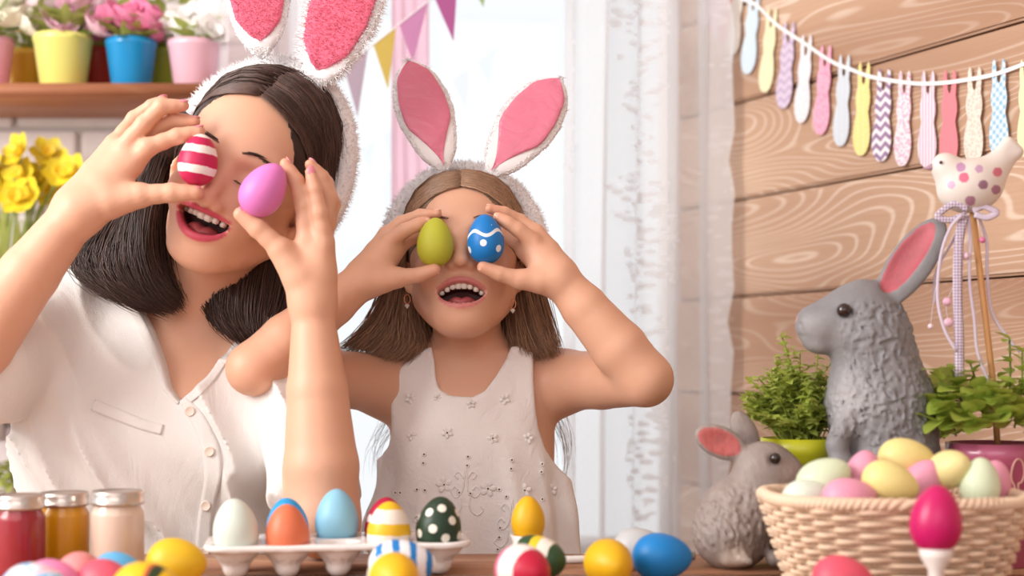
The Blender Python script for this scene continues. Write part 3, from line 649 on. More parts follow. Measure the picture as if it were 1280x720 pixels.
def chains(f, spec, k=.004, tips=None):
    for pts, rad in spec:
        q = PL(pts)
        if tips is not None:                                     # fingers are slimmer between the joints
            q2, r2 = [q[0]], [rad[0]]
            for a, b, ra, rb in zip(q[:-1], q[1:], rad[:-1], rad[1:]): q2 += [(a+b)/2, b]; r2 += [(ra+rb)/2*.925, rb*1.03 if rb is not rad[-1] else rb]
            f.chain(np.array(q2), np.array(r2)/1000, k); tips.append((q, rad[-1]/1000)); continue
        f.chain(q, np.array(rad)/1000, k)
        if tips is not None: tips.append((q, rad[-1]/1000))
# ---------------------------------------------------------------- the woman
HW = Head((P(289, 215, 1.487)[0], 1.562, P(289, 215, 1.487)[2]), Rhead(math.radians(24), 0, math.radians(4)), 1.0, dict(w=.0295, z=-.0525, up=.001, dn=.0205, ru=.0033, rl=.0048, y=-.086, cv=.018), -.108, -.047, .89, .97)
fw = Field((-.66, 1.375, .70), (-.135, 1.74, 1.31), .0023, zlow=.42)
torso_w = [(.42, -.40, 1.64, .160, .110), (.62, -.405, 1.635, .132, .094), (.74, -.405, 1.63, .134, .092), (.86, -.403, 1.625, .146, .094), (.93, -.40, 1.63, .146, .084), (.972, -.395, 1.635, .128, .068), (1.0, -.39, 1.64, .092, .055), (1.022, -.385, 1.645, .058, .045)]
fw.add(loft(torso_w, 2.3), .01)
for q in (-.462, -.348): fw.add(ell((q, 1.565, .865), (.052, .042, .052)), .045)
nb = P(234, 415, 1.635); fw.add(rc(HW.w((0, .026, -.05))[0], nb, .046, .052), .03)
shL, shR = P(72, 398, 1.62), P(346, 428, 1.62)
for s_ in (shL, shR): fw.add(rc(P(238, 388, 1.66), s_, .036, .036), .035)
tipsW = []
elL, wrL = P(-78, 490, 1.43), P(98, 263, 1.45)
fw.chain([shL, (shL+elL)/2, elL], [.045, .042, .036], .03); fw.chain([elL, elL*.72+wrL*.28, elL*.35+wrL*.65, wrL], [.036, .0385, .030, .0225], .012)
elR, wrR = P(405, 652, 1.44), P(391, 380, 1.46)
fw.chain([shR, (shR+elR)/2, elR], [.045, .042, .036], .03); fw.chain([elR, elR*.75+wrR*.25, elR*.4+wrR*.6, wrR], [.0355, .0385, .031, .0205], .012)
HW.build(fw); fwh = clone(fw)
# her right hand (on the left in the picture), egg between thumb and index finger
chains(fw, [([(98, 263, 1.45), (120, 232, 1.452), (158, 190, 1.455)], [21, 15, 12]), ([(95, 255, 1.455), (118, 215, 1.463), (143, 180, 1.468)], [19, 13, 10.5]), ([(102, 266, 1.445), (130, 235, 1.448), (165, 207, 1.452)], [20, 16, 12]), ([(104, 264, 1.444), (140, 250, 1.442), (172, 244, 1.442)], [18, 16, 12])], .014)
chains(fw, [([(143, 182, 1.468), (168, 148, 1.478), (190, 133, 1.476), (204, 126, 1.474)], [10, 7.6, 7.0, 5.6]), ([(154, 186, 1.455), (180, 155, 1.450), (202, 133, 1.448), (229, 132, 1.452)], [11, 8.4, 7.8, 6.4]),
            ([(160, 192, 1.462), (190, 162, 1.466), (218, 150, 1.464), (243, 152, 1.462)], [11, 8.6, 7.8, 6.4]), ([(164, 206, 1.456), (185, 184, 1.448), (222, 170, 1.450), (249, 164, 1.452)], [12, 9.2, 8.0, 6.4])], .0035, tipsW)
chains(fw, [([(140, 254, 1.442), (178, 244, 1.440), (215, 241, 1.440), (245, 241, 1.441)], [15, 11, 9.6, 8.0])], .006, tipsW)
# her left hand (right in the picture)
chains(fw, [([(391, 380, 1.46), (392, 340, 1.462), (384, 300, 1.458)], [19, 15, 11.5]), ([(392, 380, 1.462), (400, 340, 1.468), (402, 298, 1.47)], [18, 14, 11]), ([(393, 380, 1.46), (400, 345, 1.458), (404, 302, 1.456)], [17, 14, 11]), ([(388, 378, 1.456), (372, 345, 1.452), (352, 315, 1.450)], [17, 16, 12])], .014)
chains(fw, [([(384, 300, 1.458), (380, 256, 1.456), (370, 226, 1.456), (357, 205, 1.455)], [11.5, 9, 7.8, 6.4]), ([(400, 298, 1.472), (411, 248, 1.482), (402, 222, 1.480), (388, 206, 1.474)], [11, 8.8, 7.8, 6.2]),
            ([(404, 302, 1.480), (416, 255, 1.494), (408, 228, 1.492), (397, 215, 1.488)], [10, 8, 7, 5.8]), ([(405, 305, 1.454), (399, 266, 1.450), (393, 236, 1.450), (388, 215, 1.452)], [10.5, 8.4, 7.2, 5.8])], .0035, tipsW)
chains(fw, [([(374, 348, 1.452), (350, 311, 1.448), (322, 285, 1.444), (301, 268, 1.442)], [15, 11.5, 9.8, 7.8])], .006, tipsW)
V, Q = fw.mesh(1); C = np.tile(SKIN, (len(V), 1)); HW.colors(V, C, LIP_W)
for q, r in tipsW:
    d = np.linalg.norm(V-q[-1], axis=1); wt = np.clip(1-d/.018, 0, 1)[:, None]*.5; C = C*(1-wt)+BLUSH*wt
woman = tag(mk('person', V, Q, m_skin, org=(-.40, 1.62, .42), col=C), 'woman in a white blouse holding two eggs over her eyes, mouth wide in a smile', 'person')
for q, r in tipsW: nail(q, r, woman, m_nailp)
HW.teeth(woman); HW.tongue(woman)
# brows and lashes
def brow(head, f, parent, col, n=70, z=.021, lash=True):
    for q in (-1, 1):
        ps = []
        for i in range(n):
            t = i/(n-1); x = q*(.014+.036*t); zz = z+.006*math.sin(math.pi*min(1, t*.9+.1))-.004*t+random.uniform(-.0022, .0022)*(1-.6*t); o = head.w((x, -.14, zz))[0]; h = f.hit(o, head.R[:, 1], .12)
            if h is None: continue
            d = head.R@np.array([q*.9, -.1, .25-.35*t]); ps.append([h-d*.002, h+d*.004-head.R[:, 1]*.001, h+d*.009])
        def done(nm, ps):
            V, F = tubes(np.array(ps), [.00036, .0003, .0001], 3); o = mk(nm, V, F, m_hair, parent, col=np.tile(np.array(col), (len(V), 1))); o['kind'] = 'stuff'
        done('eyebrow', ps); ps = []
        if lash:
            for i in range(36):
                t = i/35*2-1; o = head.w((q*.032+t*.0145, -.14, -.006-.002*(1-t*t)))[0]; h = f.hit(o, head.R[:, 1], .12)
                if h is not None: d = head.R@np.array([t*.4, -.8, -.35]); ps.append([h, h+d*.004, h+d*.007+head.R[:, 2]*.001])
            done('eyelashes', ps)
brow(HW, fwh, woman, (.035, .02, .016))
# hair
HCW = (.064, .036, .029); fh = Field((-.60, 1.46, 1.0), (-.20, 1.72, 1.32), .003)
fh.add(HW.T(ell((0, .018, .038), (.081, .096, .094))), .01); fh.cut(HW.T(ell((0, -.100, -.02), (.069, .100, .096))), .006); fh.cut(HW.T(ell((0, -.03, -.09), (.085, .16, .085))), .01)
cap_on(fh, fwh, .0012, HW.T(ell((0, .03, .06), (.10, .13, .085))), HW.T(ell((0, -.100, -.02), (.073, .105, .112))))
fh.chain(PL([(215, 170, 1.60), (165, 262, 1.605), (135, 310, 1.595), (145, 340, 1.575), (178, 364, 1.56)]), [.035, .022, .020, .016, .010], .02)
fh.chain(PL([(355, 220, 1.63), (335, 300, 1.62), (325, 360, 1.605), (322, 400, 1.59)]), [.035, .032, .028, .014], .02)
fh.chain(PL([(280, 250, 1.66), (260, 320, 1.675)]), [.06, .04], .02); fh.chain(PL([(222, 190, 1.63), (212, 270, 1.635), (215, 340, 1.64)]), [.03, .026, .02], .02)
hb = fh.mesh(1); sp, sr = [], []
for q in (-1, 1):
    G = [HW.w(g) for g in ([(.003*q, -.067, .080), (.03*q, -.067, .072), (.055*q, -.048, .052), (.071*q, -.018, .018), (.079*q, .012, -.025)], [(.002*q, -.040, .117), (.036*q, -.040, .111), (.067*q, -.024, .082), (.083*q, .004, .03), (.086*q, .03, -.02)],
        [(.001*q, .02, .136), (.042*q, .02, .128), (.077*q, .025, .088), (.091*q, .035, .03), (.090*q, .05, -.02)], [(.001*q, .075, .112), (.04*q, .085, .1), (.07*q, .085, .07), (.087*q, .08, .03), (.083*q, .085, -.02)])]
    sp.append(push_out(strands(G, 3300, 8, .0012, .0014, .9), fwh, HW.o, .003)); sr.append(.00048)
fl2 = strands(G, 160, 8, .005, .006, .5); sp.append(push_out(fl2, fwh, HW.o, .006)); sr.append(.0003)
L = [PL(g) for g in ([(215, 165, 1.61), (160, 245, 1.615), (112, 295, 1.595), (92, 325, 1.575), (112, 350, 1.56), (158, 373, 1.55)], [(215, 170, 1.60), (168, 255, 1.585), (135, 308, 1.565), (132, 345, 1.548), (165, 373, 1.54), (205, 386, 1.535)], [(205, 185, 1.585), (182, 255, 1.56), (176, 310, 1.545), (186, 347, 1.538), (203, 372, 1.535), (219, 384, 1.535)], [(210, 195, 1.61), (204, 255, 1.60), (206, 310, 1.595), (211, 345, 1.585), (217, 368, 1.57), (223, 380, 1.565)])]
sp.append(strands(L, 5700, 10, .0045, .003, .86)); sr.append(.00046)
Rg = [PL(g) for g in ([(378, 215, 1.60), (378, 285, 1.60), (372, 345, 1.59), (364, 385, 1.575), (346, 416, 1.56), (331, 434, 1.553)], [(350, 225, 1.60), (338, 300, 1.592), (328, 350, 1.58), (322, 390, 1.566), (322, 415, 1.556), (328, 434, 1.55)], [(330, 240, 1.62), (300, 310, 1.60), (283, 350, 1.585), (275, 385, 1.566), (285, 408, 1.558), (308, 428, 1.552)], [(310, 260, 1.64), (275, 320, 1.625), (262, 352, 1.605), (258, 375, 1.585), (266, 395, 1.572), (290, 415, 1.56)])]
sp.append(strands(Rg, 3900, 10, .0035, .0025, .84)); sr.append(.00056)
hair_mesh('hair', woman, hb, sp, sr, HCW, lift=(1.7, 1.7))  # light on the crown is put into the colour of the top strands
# blouse
Mc = Mat('white_viscose', srgb(231, 227, 224), .8, sheen=.25); wv = Mc.noise(Mc.coord(), 900, 2); Mc.bump(Mc.math('ADD', wv, Mc.math('MULTIPLY', Mc.noise(Mc.coord(scale=(1, 1, .3), rot=(0, .5, 0)), 34, 3, .5, .8), 5.0)), .30, .0022); m_blouse = Mc.m
fb = Field((-.69, 1.40, .58), (-.125, 1.76, 1.10), .0030)
fb.add(loft([(z, x, y, a+.013, b+.014) for z, x, y, a, b in torso_w], 2.4), .01)
for q in (-.462, -.348): fb.add(ell((q, 1.565, .862), (.060, .048, .060)), .06)
for s_ in (shL, shR): fb.add(rc(P(238, 392, 1.66), s_, .044, .046), .04)
slL = shL*.30+elL*.70; fb.chain([shL, slL], [.053, .060], .03); d_ = (elL-shL)/np.linalg.norm(elL-shL)
for i_ in range(3): fb.chain([slL-d_*(.004+.012*i_), slL-d_*(.002+.012*i_)+d_*.006], [.062-.001*i_, .0635-.001*i_], .004)
slR = shR*.25+elR*.75; fb.chain([shR, slR], [.052, .049], .03)
near = np.abs(fb.F) < .03; X, Y, Z = fb.pts(near)
nzf = vnoise((X*.80+Z*.45)*30, Y*12, (X*-.35+Z*.85)*7, 3); fold = (1-np.abs(nzf))**2.6; n2 = vnoise(X*26+Z*22, Y*20, Z*9-X*5, 5)
env = 1-.35*np.exp(-(((X+.40)/.09)**2+((Z-.95)/.06)**2)); fb.F[near] -= (.0190*(fold-.42)*env+.0040*n2).astype(f32)
vp = poly2([P(x, y, 1.54)[[0, 2]] for x, y in ((118, 335), (160, 372), (184, 410), (203, 452), (216, 486), (229, 501), (246, 486), (262, 468), (284, 430), (330, 385), (320, 330), (200, 300))])
fb.cut((lambda X, Y, Z: np.maximum(vp(X+0*Z, Z+0*X)+0*Y, Y-f32(1.635)), np.array([-.55, 1.4, .86]), np.array([-.25, 1.64, 1.12])), .003)
fb.cut(rc(nb, HW.w((0, .026, -.05))[0], .060, .056), .006)
V, Q = fb.mesh(1); blouse = mk('blouse', V, Q, m_blouse, woman)
# button placket, buttons, pocket welt
def ribbon_on(f, pts, wpx, thick, off=.001, n=40, D0=1.3):
    c = cr(np.array(pts, float), n); t = np.gradient(c, axis=0); t /= np.linalg.norm(t, axis=1, keepdims=True); s = np.stack([-t[:, 1], t[:, 0]], 1); wpx = np.interp(np.linspace(0, 1, n), np.linspace(0, 1, len(np.atleast_1d(wpx))), np.atleast_1d(wpx)); cols = []
    for q in (-1, -.5, 0, .5, 1):
        col = []
        for i in range(n): h = f.hitpx(*(c[i]+s[i]*q*wpx[i]), D0); col.append(h)
        cols.append(col)
    last = None; G = np.zeros((n, 5, 3))
    for i in range(n):
        for j in range(5):
            h = cols[j][i]
            if h is None: h = last if last is not None else P(*c[i], 1.55)
            last = h; G[i, j] = h
    for j in range(5): G[:, j, 1] = np.convolve(np.pad(G[:, j, 1], 2, mode='edge'), np.ones(5)/5, 'valid')
    A = G-np.array([0, 1, 0])*(off+thick); B = G+np.array([0, 1, 0])*.002
    V = np.concatenate([A.reshape(-1, 3), B.reshape(-1, 3)]); F = []; N = n*5
    for i in range(n-1):
        for j in range(4): a = i*5+j; F += [[a, a+5, a+6, a+1], [N+a, N+a+1, N+a+6, N+a+5]]
        F += [[i*5, N+i*5, N+i*5+5, i*5+5], [i*5+4, i*5+9, N+i*5+9, N+i*5+4]]
    F += [[0, 1, N+1, N], [1, 2, N+2, N+1], [2, 3, N+3, N+2], [3, 4, N+4, N+3]]; e = (n-1)*5; F += [[e+k+1, e+k, N+e+k, N+e+k+1] for k in range(4)]
    return V, F
pk = mk('button_placket', *ribbon_on(fb, [(229, 500), (246, 522), (262, 556), (267, 590), (262, 622), (257, 650), (255, 690)], [5, 9, 11, 11, 9, 9, 10], .0012), m_blouse, blouse)
mk('pocket_welt', *ribbon_on(fb, [(117, 506), (145, 517), (175, 529), (203, 537)], [7.5, 7.5, 7, 6.5], .0014), m_blouse, blouse)
m_btn = Mat('pearl_button', srgb(232, 214, 200), .25).m
for x, y in ((238, 514), (262.5, 564), (258, 632), (256, 690)):
    h = fb.hitpx(x, y); 
    if h is None: continue
    Vb, Fb = lathe([(.0001, -.001), (.0052, -.001), (.0056, .0006), (.0052, .0018), (.0042, .0012), (.0001, .001)], 20); mk('button', Vb@rotm(math.pi/2, 0, 0).T+h-np.array([0, .0030, 0]), Fb, m_btn, blouse)
# collar facing along the neckline
mk('neck_band', *ribbon_on(fb, [(152, 366), (178, 408), (197, 450), (210, 484), (225, 503)], [6, 6, 6, 6, 4], .0010), m_blouse, blouse); mk('neck_band', *ribbon_on(fb, [(234, 502), (251, 487), (268, 468), (289, 434)], [4, 5, 5, 5], .0010), m_blouse, blouse)
# trousers, shoes and stool (hidden by the table)
ft = Field((-.60, 1.10, -.01), (-.20, 1.80, .66), .009); ft.add(loft([(.43, -.40, 1.65, .165, .115), (.5, -.40, 1.65, .17, .12), (.6, -.405, 1.64, .145, .104), (.65, -.405, 1.635, .140, .100)]), .02)
for q in (-.49, -.31): ft.chain([(q*.9-.04, 1.62, .50), (q, 1.24, .505), (q, 1.26, .30), (q, 1.30, .075)], [.085, .066, .055, .042], .02)
mk('trousers', *ft.mesh(1), plain('trouser_cotton', (206, 200, 196), .85), woman)
for q in (-.49, -.31):
    fs = Field((q-.06, 1.08, -.01), (q+.06, 1.36, .12), .006); fs.chain([(q, 1.31, .035), (q, 1.24, .035), (q, 1.15, .028)], [.036, .036, .029], .01); fs.cut((lambda X, Y, Z: Z-f32(.001)+0*X+0*Y, np.array([q-.06, 1.08, -.05]), np.array([q+.06, 1.36, .001])), .002); mk('shoe', *fs.mesh(1), plain('shoe_leather', (190, 150, 120), .5), woman)
st = tag(empty('wooden_stool', (-.40, 1.66, 0)), 'plain round wooden stool under the seated woman', 'stool'); mk('seat', *lathe([(.01, .385), (.15, .385), (.165, .393), (.165, .412), (.155, .42), (.01, .42)], 40, (-.40, 1.66, 0)), m_shelf, st)
for a in range(4): x, y = math.cos(a*1.571+.78), math.sin(a*1.571+.78); mk('leg', *tubes([[(-.40+.11*x, 1.66+.11*y, .386), (-.40+.15*x, 1.66+.15*y, 0)]], [.017, .013], 12), m_shelf, st)
# her headband with rabbit ears
hbw = tag(empty('bunny_headband', HW.w((0, .01, .12))[0]), 'fluffy white headband with furry deep pink rabbit ears on the woman', 'headband')
bw = band(HW, 'band', hbw, .098, .128, .012, .026, .0125)
m_pfur = Mat('pink_plush', srgb(230, 112, 140), .85, sheen=.5).m
bunny_ear(hbw, P(327, 74, 1.565), P(316, -95, 1.575), .077, m_pfur, True, .1, .013, 3200)
bunny_ear(hbw, P(390, 112, 1.565), P(462, -76, 1.56), .086, m_pfur, True, -.15, .013, 3600)
# ---------------------------------------------------------------- the girl
eyeg = P(577, 301, 1.585)
HG = Head((eyeg[0], 1.652, eyeg[2]-.0167), Rhead(math.radians(-.5), math.radians(14), 0), .92, dict(w=.0290, z=-.0650, up=.0088, dn=.0180, ru=.0035, rl=.0038, y=-.085, cv=.015), -.114, -.042, .87, .92)
fg = Field((-.36, 1.468, .70), (.215, 1.79, 1.20), .0023, zlow=.0)
cxg = -.047
torso_g = [(.45, cxg, 1.69, .105, .085), (.65, cxg, 1.685, .094, .073), (.75, cxg, 1.68, .095, .073), (.85, cxg, 1.68, .098, .068), (.90, cxg, 1.682, .098, .060), (.935, cxg, 1.685, .082, .048), (.957, cxg, 1.69, .052, .038)]
fg.add(loft(torso_g, 2.3), .01); fg.add(rc(HG.w((0, .03, -.05))[0], (cxg, 1.69, .935), .039, .043), .03)
gsL, gsR = P(480, 480, 1.675), P(702, 476, 1.675)
for s_ in (gsL, gsR): fg.add(rc((cxg, 1.69, .95), s_, .027, .033), .03)
tipsG = []
gL, gwL = P(316, 461, 1.515), P(459, 345, 1.56); fg.chain([gsL, (gsL+gL)/2, gL], [.035, .032, .0275], .02); fg.chain([gL, gL*.7+gwL*.3, gL*.3+gwL*.7, gwL], [.0275, .0295, .0245, .0195], .008)
gR, gwR = P(807, 474, 1.56), P(697, 345, 1.56); fg.chain([gsR, (gsR+gR)/2, gR], [.035, .0335, .0295], .02); fg.chain([gR, gR*.7+gwR*.3, gR*.3+gwR*.7, gwR], [.0295, .031, .0255, .0195], .008)
HG.build(fg); fgh = clone(fg)
chains(fg, [([(459, 345, 1.56), (472, 325, 1.562), (490, 300, 1.562)], [18, 13.5, 10]), ([(457, 340, 1.567), (470, 315, 1.572), (483, 293, 1.578)], [17, 12, 9.5]), ([(461, 348, 1.558), (478, 332, 1.562), (496, 313, 1.57)], [17, 13, 10]), ([(462, 350, 1.555), (480, 350, 1.550), (497, 347, 1.547)], [15, 12.5, 10])], .012)
chains(fg, [([(487, 301, 1.560), (506, 288, 1.555), (522, 281, 1.553), (533, 276, 1.553)], [9.5, 7.6, 6.8, 5.6]), ([(483, 294, 1.578), (502, 278, 1.580), (525, 269, 1.572), (547, 267, 1.565)], [9, 7.4, 6.6, 5.4]),
            ([(495, 312, 1.572), (512, 299, 1.583), (524, 294, 1.585), (534, 292, 1.583)], [9, 7.4, 6.6, 5.4]), ([(484, 300, 1.588), (500, 286, 1.598), (516, 279, 1.598), (530, 280, 1.594)], [8.5, 6.6, 5.8, 5.0])], .0035, tipsG)
chains(fg, [([(482, 349, 1.550), (499, 347, 1.546), (523, 344, 1.541), (543, 337, 1.538)], [12.5, 10, 7.8, 7.2])], .005, tipsG)
chains(fg, [([(697, 345, 1.56), (683, 325, 1.562), (664, 302, 1.562)], [18, 13.5, 10]), ([(699, 340, 1.567), (686, 313, 1.572), (670, 290, 1.578)], [17, 12, 9.5]), ([(695, 348, 1.558), (676, 332, 1.562), (655, 314, 1.57)], [17, 13, 10]), ([(694, 350, 1.555), (674, 351, 1.550), (655, 349, 1.547)], [15, 12.5, 10])], .012)
chains(fg, [([(666, 301, 1.560), (648, 287, 1.555), (634, 278, 1.553), (622, 271, 1.553)], [9.5, 7.8, 6.8, 5.6]), ([(670, 291, 1.578), (650, 276, 1.580), (630, 266, 1.572), (612, 261, 1.565)], [9, 7.4, 6.6, 5.4]),
            ([(657, 313, 1.572), (642, 300, 1.583), (632, 293, 1.585), (622, 290, 1.583)], [9, 7.4, 6.6, 5.4]), ([(668, 298, 1.588), (652, 284, 1.598), (638, 277, 1.598), (626, 278, 1.594)], [8.5, 6.6, 5.8, 5.0])], .0035, tipsG)
chains(fg, [([(672, 351, 1.550), (648, 349, 1.546), (624, 342, 1.541), (604, 334, 1.538)], [12.5, 10, 7.8, 7.0])], .005, tipsG)
for q in (-.105, .012): fg.chain([(q, 1.69, .46), (q, 1.69, .25), (q, 1.695, .06), (q, 1.60, .025)], [.06, .042, .032, .026], .02)
V, Q = fg.mesh(1); C = np.tile(np.array(srgb(225, 174, 145)), (len(V), 1)); HG.colors(V, C, LIP_G)
for q, r in tipsG:
    d = np.linalg.norm(V-q[-1], axis=1); wt = np.clip(1-d/.015, 0, 1)[:, None]*.6; C = C*(1-wt)+BLUSH*wt
girl = tag(mk('person', V, Q, m_skin, org=(cxg, 1.69, 0), col=C), 'laughing girl in a white sleeveless dress holding green and blue eggs over her eyes', 'person')
for q, r in tipsG: nail(q, r, girl, m_nail, .8)
HG.teeth(girl, 8, True, .0072, .0082); HG.teeth(girl, 6, False, .0062, .008); HG.tongue(girl, .004); brow(HG, fgh, girl, (.16, .09, .055), 50)
# hair
HCG = (.34, .205, .13); fh = Field((-.22, 1.57, .92), (.10, 1.80, 1.20), .003)
fh.add(HG.T(ell((0, .016, .032), (.078, .096, .086))), .01); fh.cut(HG.T(ell((0, -.118, -.035), (.069, .100, .090))), .006); fh.cut(HG.T(ell((0, -.03, -.10), (.085, .16, .085))), .01)
cap_on(fh, fgh, .0012, HG.T(ell((0, .02, .055), (.10, .14, .085))), HG.T(ell((0, -.115, -.04), (.073, .112, .110))))
fh.chain(PL([(515, 280, 1.69), (503, 360, 1.685), (497, 410, 1.675)]), [.025, .02, .01], .02); fh.chain(PL([(640, 280, 1.69), (656, 360, 1.685), (663, 410, 1.675)]), [.025, .02, .01], .02)
fh.chain([HG.w((0, .07, 0))[0], (cxg, 1.765, .95)], [.06, .04], .02)
fh.chain(PL([(532, 340, 1.72), (530, 400, 1.725), (528, 440, 1.72)]), [.03, .026, .02], .02); fh.chain(PL([(630, 340, 1.72), (634, 400, 1.725), (640, 440, 1.72)]), [.03, .026, .02], .02)
hb = fh.mesh(1); sp, sr = [], []
for q in (-1, 1):
    G = [HG.w(g) for g in ([(.002*q, -.081, .062), (.03*q, -.077, .054), (.056*q, -.057, .034), (.072*q, -.026, .005), (.080*q, .010, -.03)], [(.001*q, -.052, .100), (.035*q, -.048, .094), (.064*q, -.022, .075), (.080*q, .004, .03), (.084*q, .03, -.02)],
        [(.0, .02, .123), (.04*q, .02, .114), (.073*q, .025, .08), (.088*q, .035, .03), (.088*q, .05, -.02)], [(.0, .075, .11), (.04*q, .085, .098), (.07*q, .085, .07), (.087*q, .08, .03), (.083*q, .085, -.02)])]
    sp.append(push_out(strands(G, 3000, 8, .0012, .0014, .9), fgh, HG.o, .003)); sr.append(.00045)
GL = [[(510, 275, 1.69), (490, 340, 1.685), (470, 393, 1.665), (442, 425, 1.645), (418, 441, 1.64)], [(512, 290, 1.68), (500, 355, 1.67), (490, 403, 1.66), (478, 430, 1.645), (458, 446, 1.64)], [(515, 300, 1.68), (510, 365, 1.675), (514, 408, 1.66), (517, 434, 1.645), (500, 449, 1.64)], [(525, 310, 1.69), (522, 375, 1.69), (528, 412, 1.685), (535, 438, 1.672), (532, 452, 1.665)]]
GR = [[(648, 280, 1.69), (668, 340, 1.685), (682, 388, 1.67), (692, 424, 1.65), (698, 441, 1.645)], [(645, 290, 1.68), (656, 355, 1.67), (666, 400, 1.66), (676, 428, 1.645), (685, 443, 1.64)], [(642, 305, 1.68), (645, 375, 1.675), (648, 413, 1.66), (652, 437, 1.645), (657, 447, 1.64)], [(635, 315, 1.69), (635, 380, 1.69), (635, 412, 1.685), (637, 434, 1.672), (642, 446, 1.665)]]
sp.append(strands([PL(g) for g in GL], 2300, 10, .004, .003, .8)); sr.append(.00048); sp.append(strands([PL(g) for g in GR], 2100, 10, .004, .003, .82)); sr.append(.00048)
BL = [[(530, 330, 1.74), (505, 430, 1.765), (478, 520, 1.76), (458, 560, 1.75), (462, 605, 1.745)], [(545, 330, 1.745), (520, 440, 1.77), (495, 525, 1.77), (474, 562, 1.765), (470, 610, 1.76)]]
BR = [[(630, 330, 1.74), (668, 430, 1.765), (700, 510, 1.765), (713, 560, 1.76), (706, 610, 1.76)], [(620, 330, 1.745), (655, 440, 1.77), (690, 520, 1.77), (704, 562, 1.765), (699, 612, 1.765)]]
sp.append(strands([PL(g) for g in BL], 22, 14, .004, .006, .7)); sr.append(.00035); sp.append(strands([PL(g) for g in BR], 28, 14, .004, .005, .75)); sr.append(.00035)
BM = [[(545, 300, 1.75), (545, 400, 1.785), (520, 520, 1.775), (510, 620, 1.765)], [(577, 300, 1.76), (580, 400, 1.79), (585, 520, 1.785), (590, 620, 1.775)], [(610, 300, 1.75), (615, 400, 1.785), (650, 520, 1.775), (665, 620, 1.765)]]
sp.append(strands([PL(g) for g in BM], 700, 8, .004, .004, .8)); sr.append(.0011)
hair_mesh('hair', girl, hb, sp, sr, HCG)
# dress
Mc = Mat('white_cotton', srgb(247, 242, 240), .85, sheen=.2); Mc.bump(Mc.math('ADD', Mc.noise(Mc.coord(), 1000, 2), Mc.math('MULTIPLY', Mc.noise(Mc.coord(), 60, 3, .55, .9), 4.0)), .30, .0018); m_dress = Mc.m
fd = Field((-.25, 1.54, .42), (.15, 1.84, 1.0), .0030)
fd.add(loft([(.42, cxg, 1.69, .20, .17), (.60, cxg, 1.69, .155, .13), (.728, cxg+.002, 1.685, .126, .104), (.813, cxg+.001, 1.682, .112, .086), (.87, cxg, 1.682, .109, .077), (.91, cxg, 1.684, .109, .069), (.94, cxg, 1.686, .102, .060), (.975, cxg, 1.69, .085, .052)], 2.3), .01)
fd.add(rc((cxg, 1.69, .953), gsL, .033, .039), .02); fd.add(rc((cxg, 1.69, .953), gsR, .033, .039), .02)
near = np.abs(fd.F) < .03; X, Y, Z = fd.pts(near); low = np.clip((.88-Z)/.15, 0, 1); ang = np.arctan2(Y-1.69, X-cxg)
fd.F[near] -= (.014*vnoise(ang*5.5+Z*1.2, Z*2.2, 0*X+3, 11)*low+.0055*vnoise(X*30+Z*14, Y*24, Z*20-X*9, 6)).astype(f32)
X, Y, Z = fd.grid((slice(None),)*3)
dp = poly2([P(x, y, 1.61)[[0, 2]] for x, y in ((510, 449), (526, 438), (537, 432), (541, 450), (544, 476), (548, 487), (562, 495), (590, 497), (606, 489), (620, 470), (632, 450), (639, 432), (653, 433), (667, 441), (667, 470), (669, 505), (673, 535), (682, 563), (698, 588), (714, 602), (800, 640), (900, 1200), (300, 1200), (430, 600), (470, 575), (483, 560), (487, 540), (485, 505), (488, 480), (497, 460))])
fd.F = np.maximum(fd.F, dp(X+0*Z, Z+0*X)+0*Y)
V, Q = fd.mesh(1); dress = mk('dress', V, Q, m_dress, girl)
# raised embroidery and eyelets
pe = []
for i in range(5):
    a = 2*math.pi*i/5+.3; Vp, Fp = lathe([(math.sin(q)+1e-6, -math.cos(q)) for q in np.linspace(0, math.pi, 7)], 9); Vp = Vp*np.array([.0030, .0011, .0022]); pe.append(((Vp+np.array([.0040, 0, 0]))@rotm(0, a, 0).T, Fp))
eme = meshdata('embroidered_flower', *join(*pe), m_dress); ring = [(.0018*math.cos(a), 0, .0018*math.sin(a)) for a in np.linspace(0, 2*math.pi, 13)[:-1]]
rme = meshdata('eyelet_rim', *tubes([ring], [.0008]*12, 6, closed=True), m_dress); hme = meshdata('eyelet', *lathe([(.0001, -.0004), (.0018, -.0004), (.0018, .0003), (.0001, .0003)], 12), plain('eyelet_shade', (120, 84, 68), .9))
def on(f, x, y, off=.0016): return f.hitpx(x, y, 1.4, off)
for x, y, s_ in ((513, 498, 1), (631, 499, 1), (515, 545, .9), (559, 541, 1), (616, 548, 1), (660, 548, 1), (589, 505, .8), (555, 606, 1.4), (610, 611, 1.4), (656, 613, 1.2), (547, 497, .7), (690, 612, 1)):
    h = on(fd, x, y)
    if h is not None: put('embroidered_flower', eme, dress, h, (0, random.uniform(0, 6), 0), (s_, 1, s_))
for x, y in ((530, 568), (529, 579), (585, 571), (584, 582), (640, 575), (639, 586), (678, 580), (677, 590), (574, 616), (588, 617), (521, 612), (531, 613), (633, 621), (624, 612), (625, 660), (624, 672), (622, 687), (500, 616), (494, 616), (555, 606), (610, 611), (656, 613), (678, 624), (559, 541), (616, 548), (530, 640), (528, 655)):
    h = on(fd, x, y)
    if h is not None: e = put('eyelet', hme, dress, h, (math.pi/2, 0, 0)); put('eyelet_rim', rme, e, (0, 0, .0002), (-math.pi/2, 0, 0), world=False)
def scroll(pts):
    q = [on(fd, x, y, .0006) for x, y in cr(np.array(pts, float), 22)]; q = [h for h in q if h is not None]
    if len(q) > 4: mk('embroidered_scroll', *tubes([np.array(q)], [.0012]*len(q), 5), m_dress, dress)
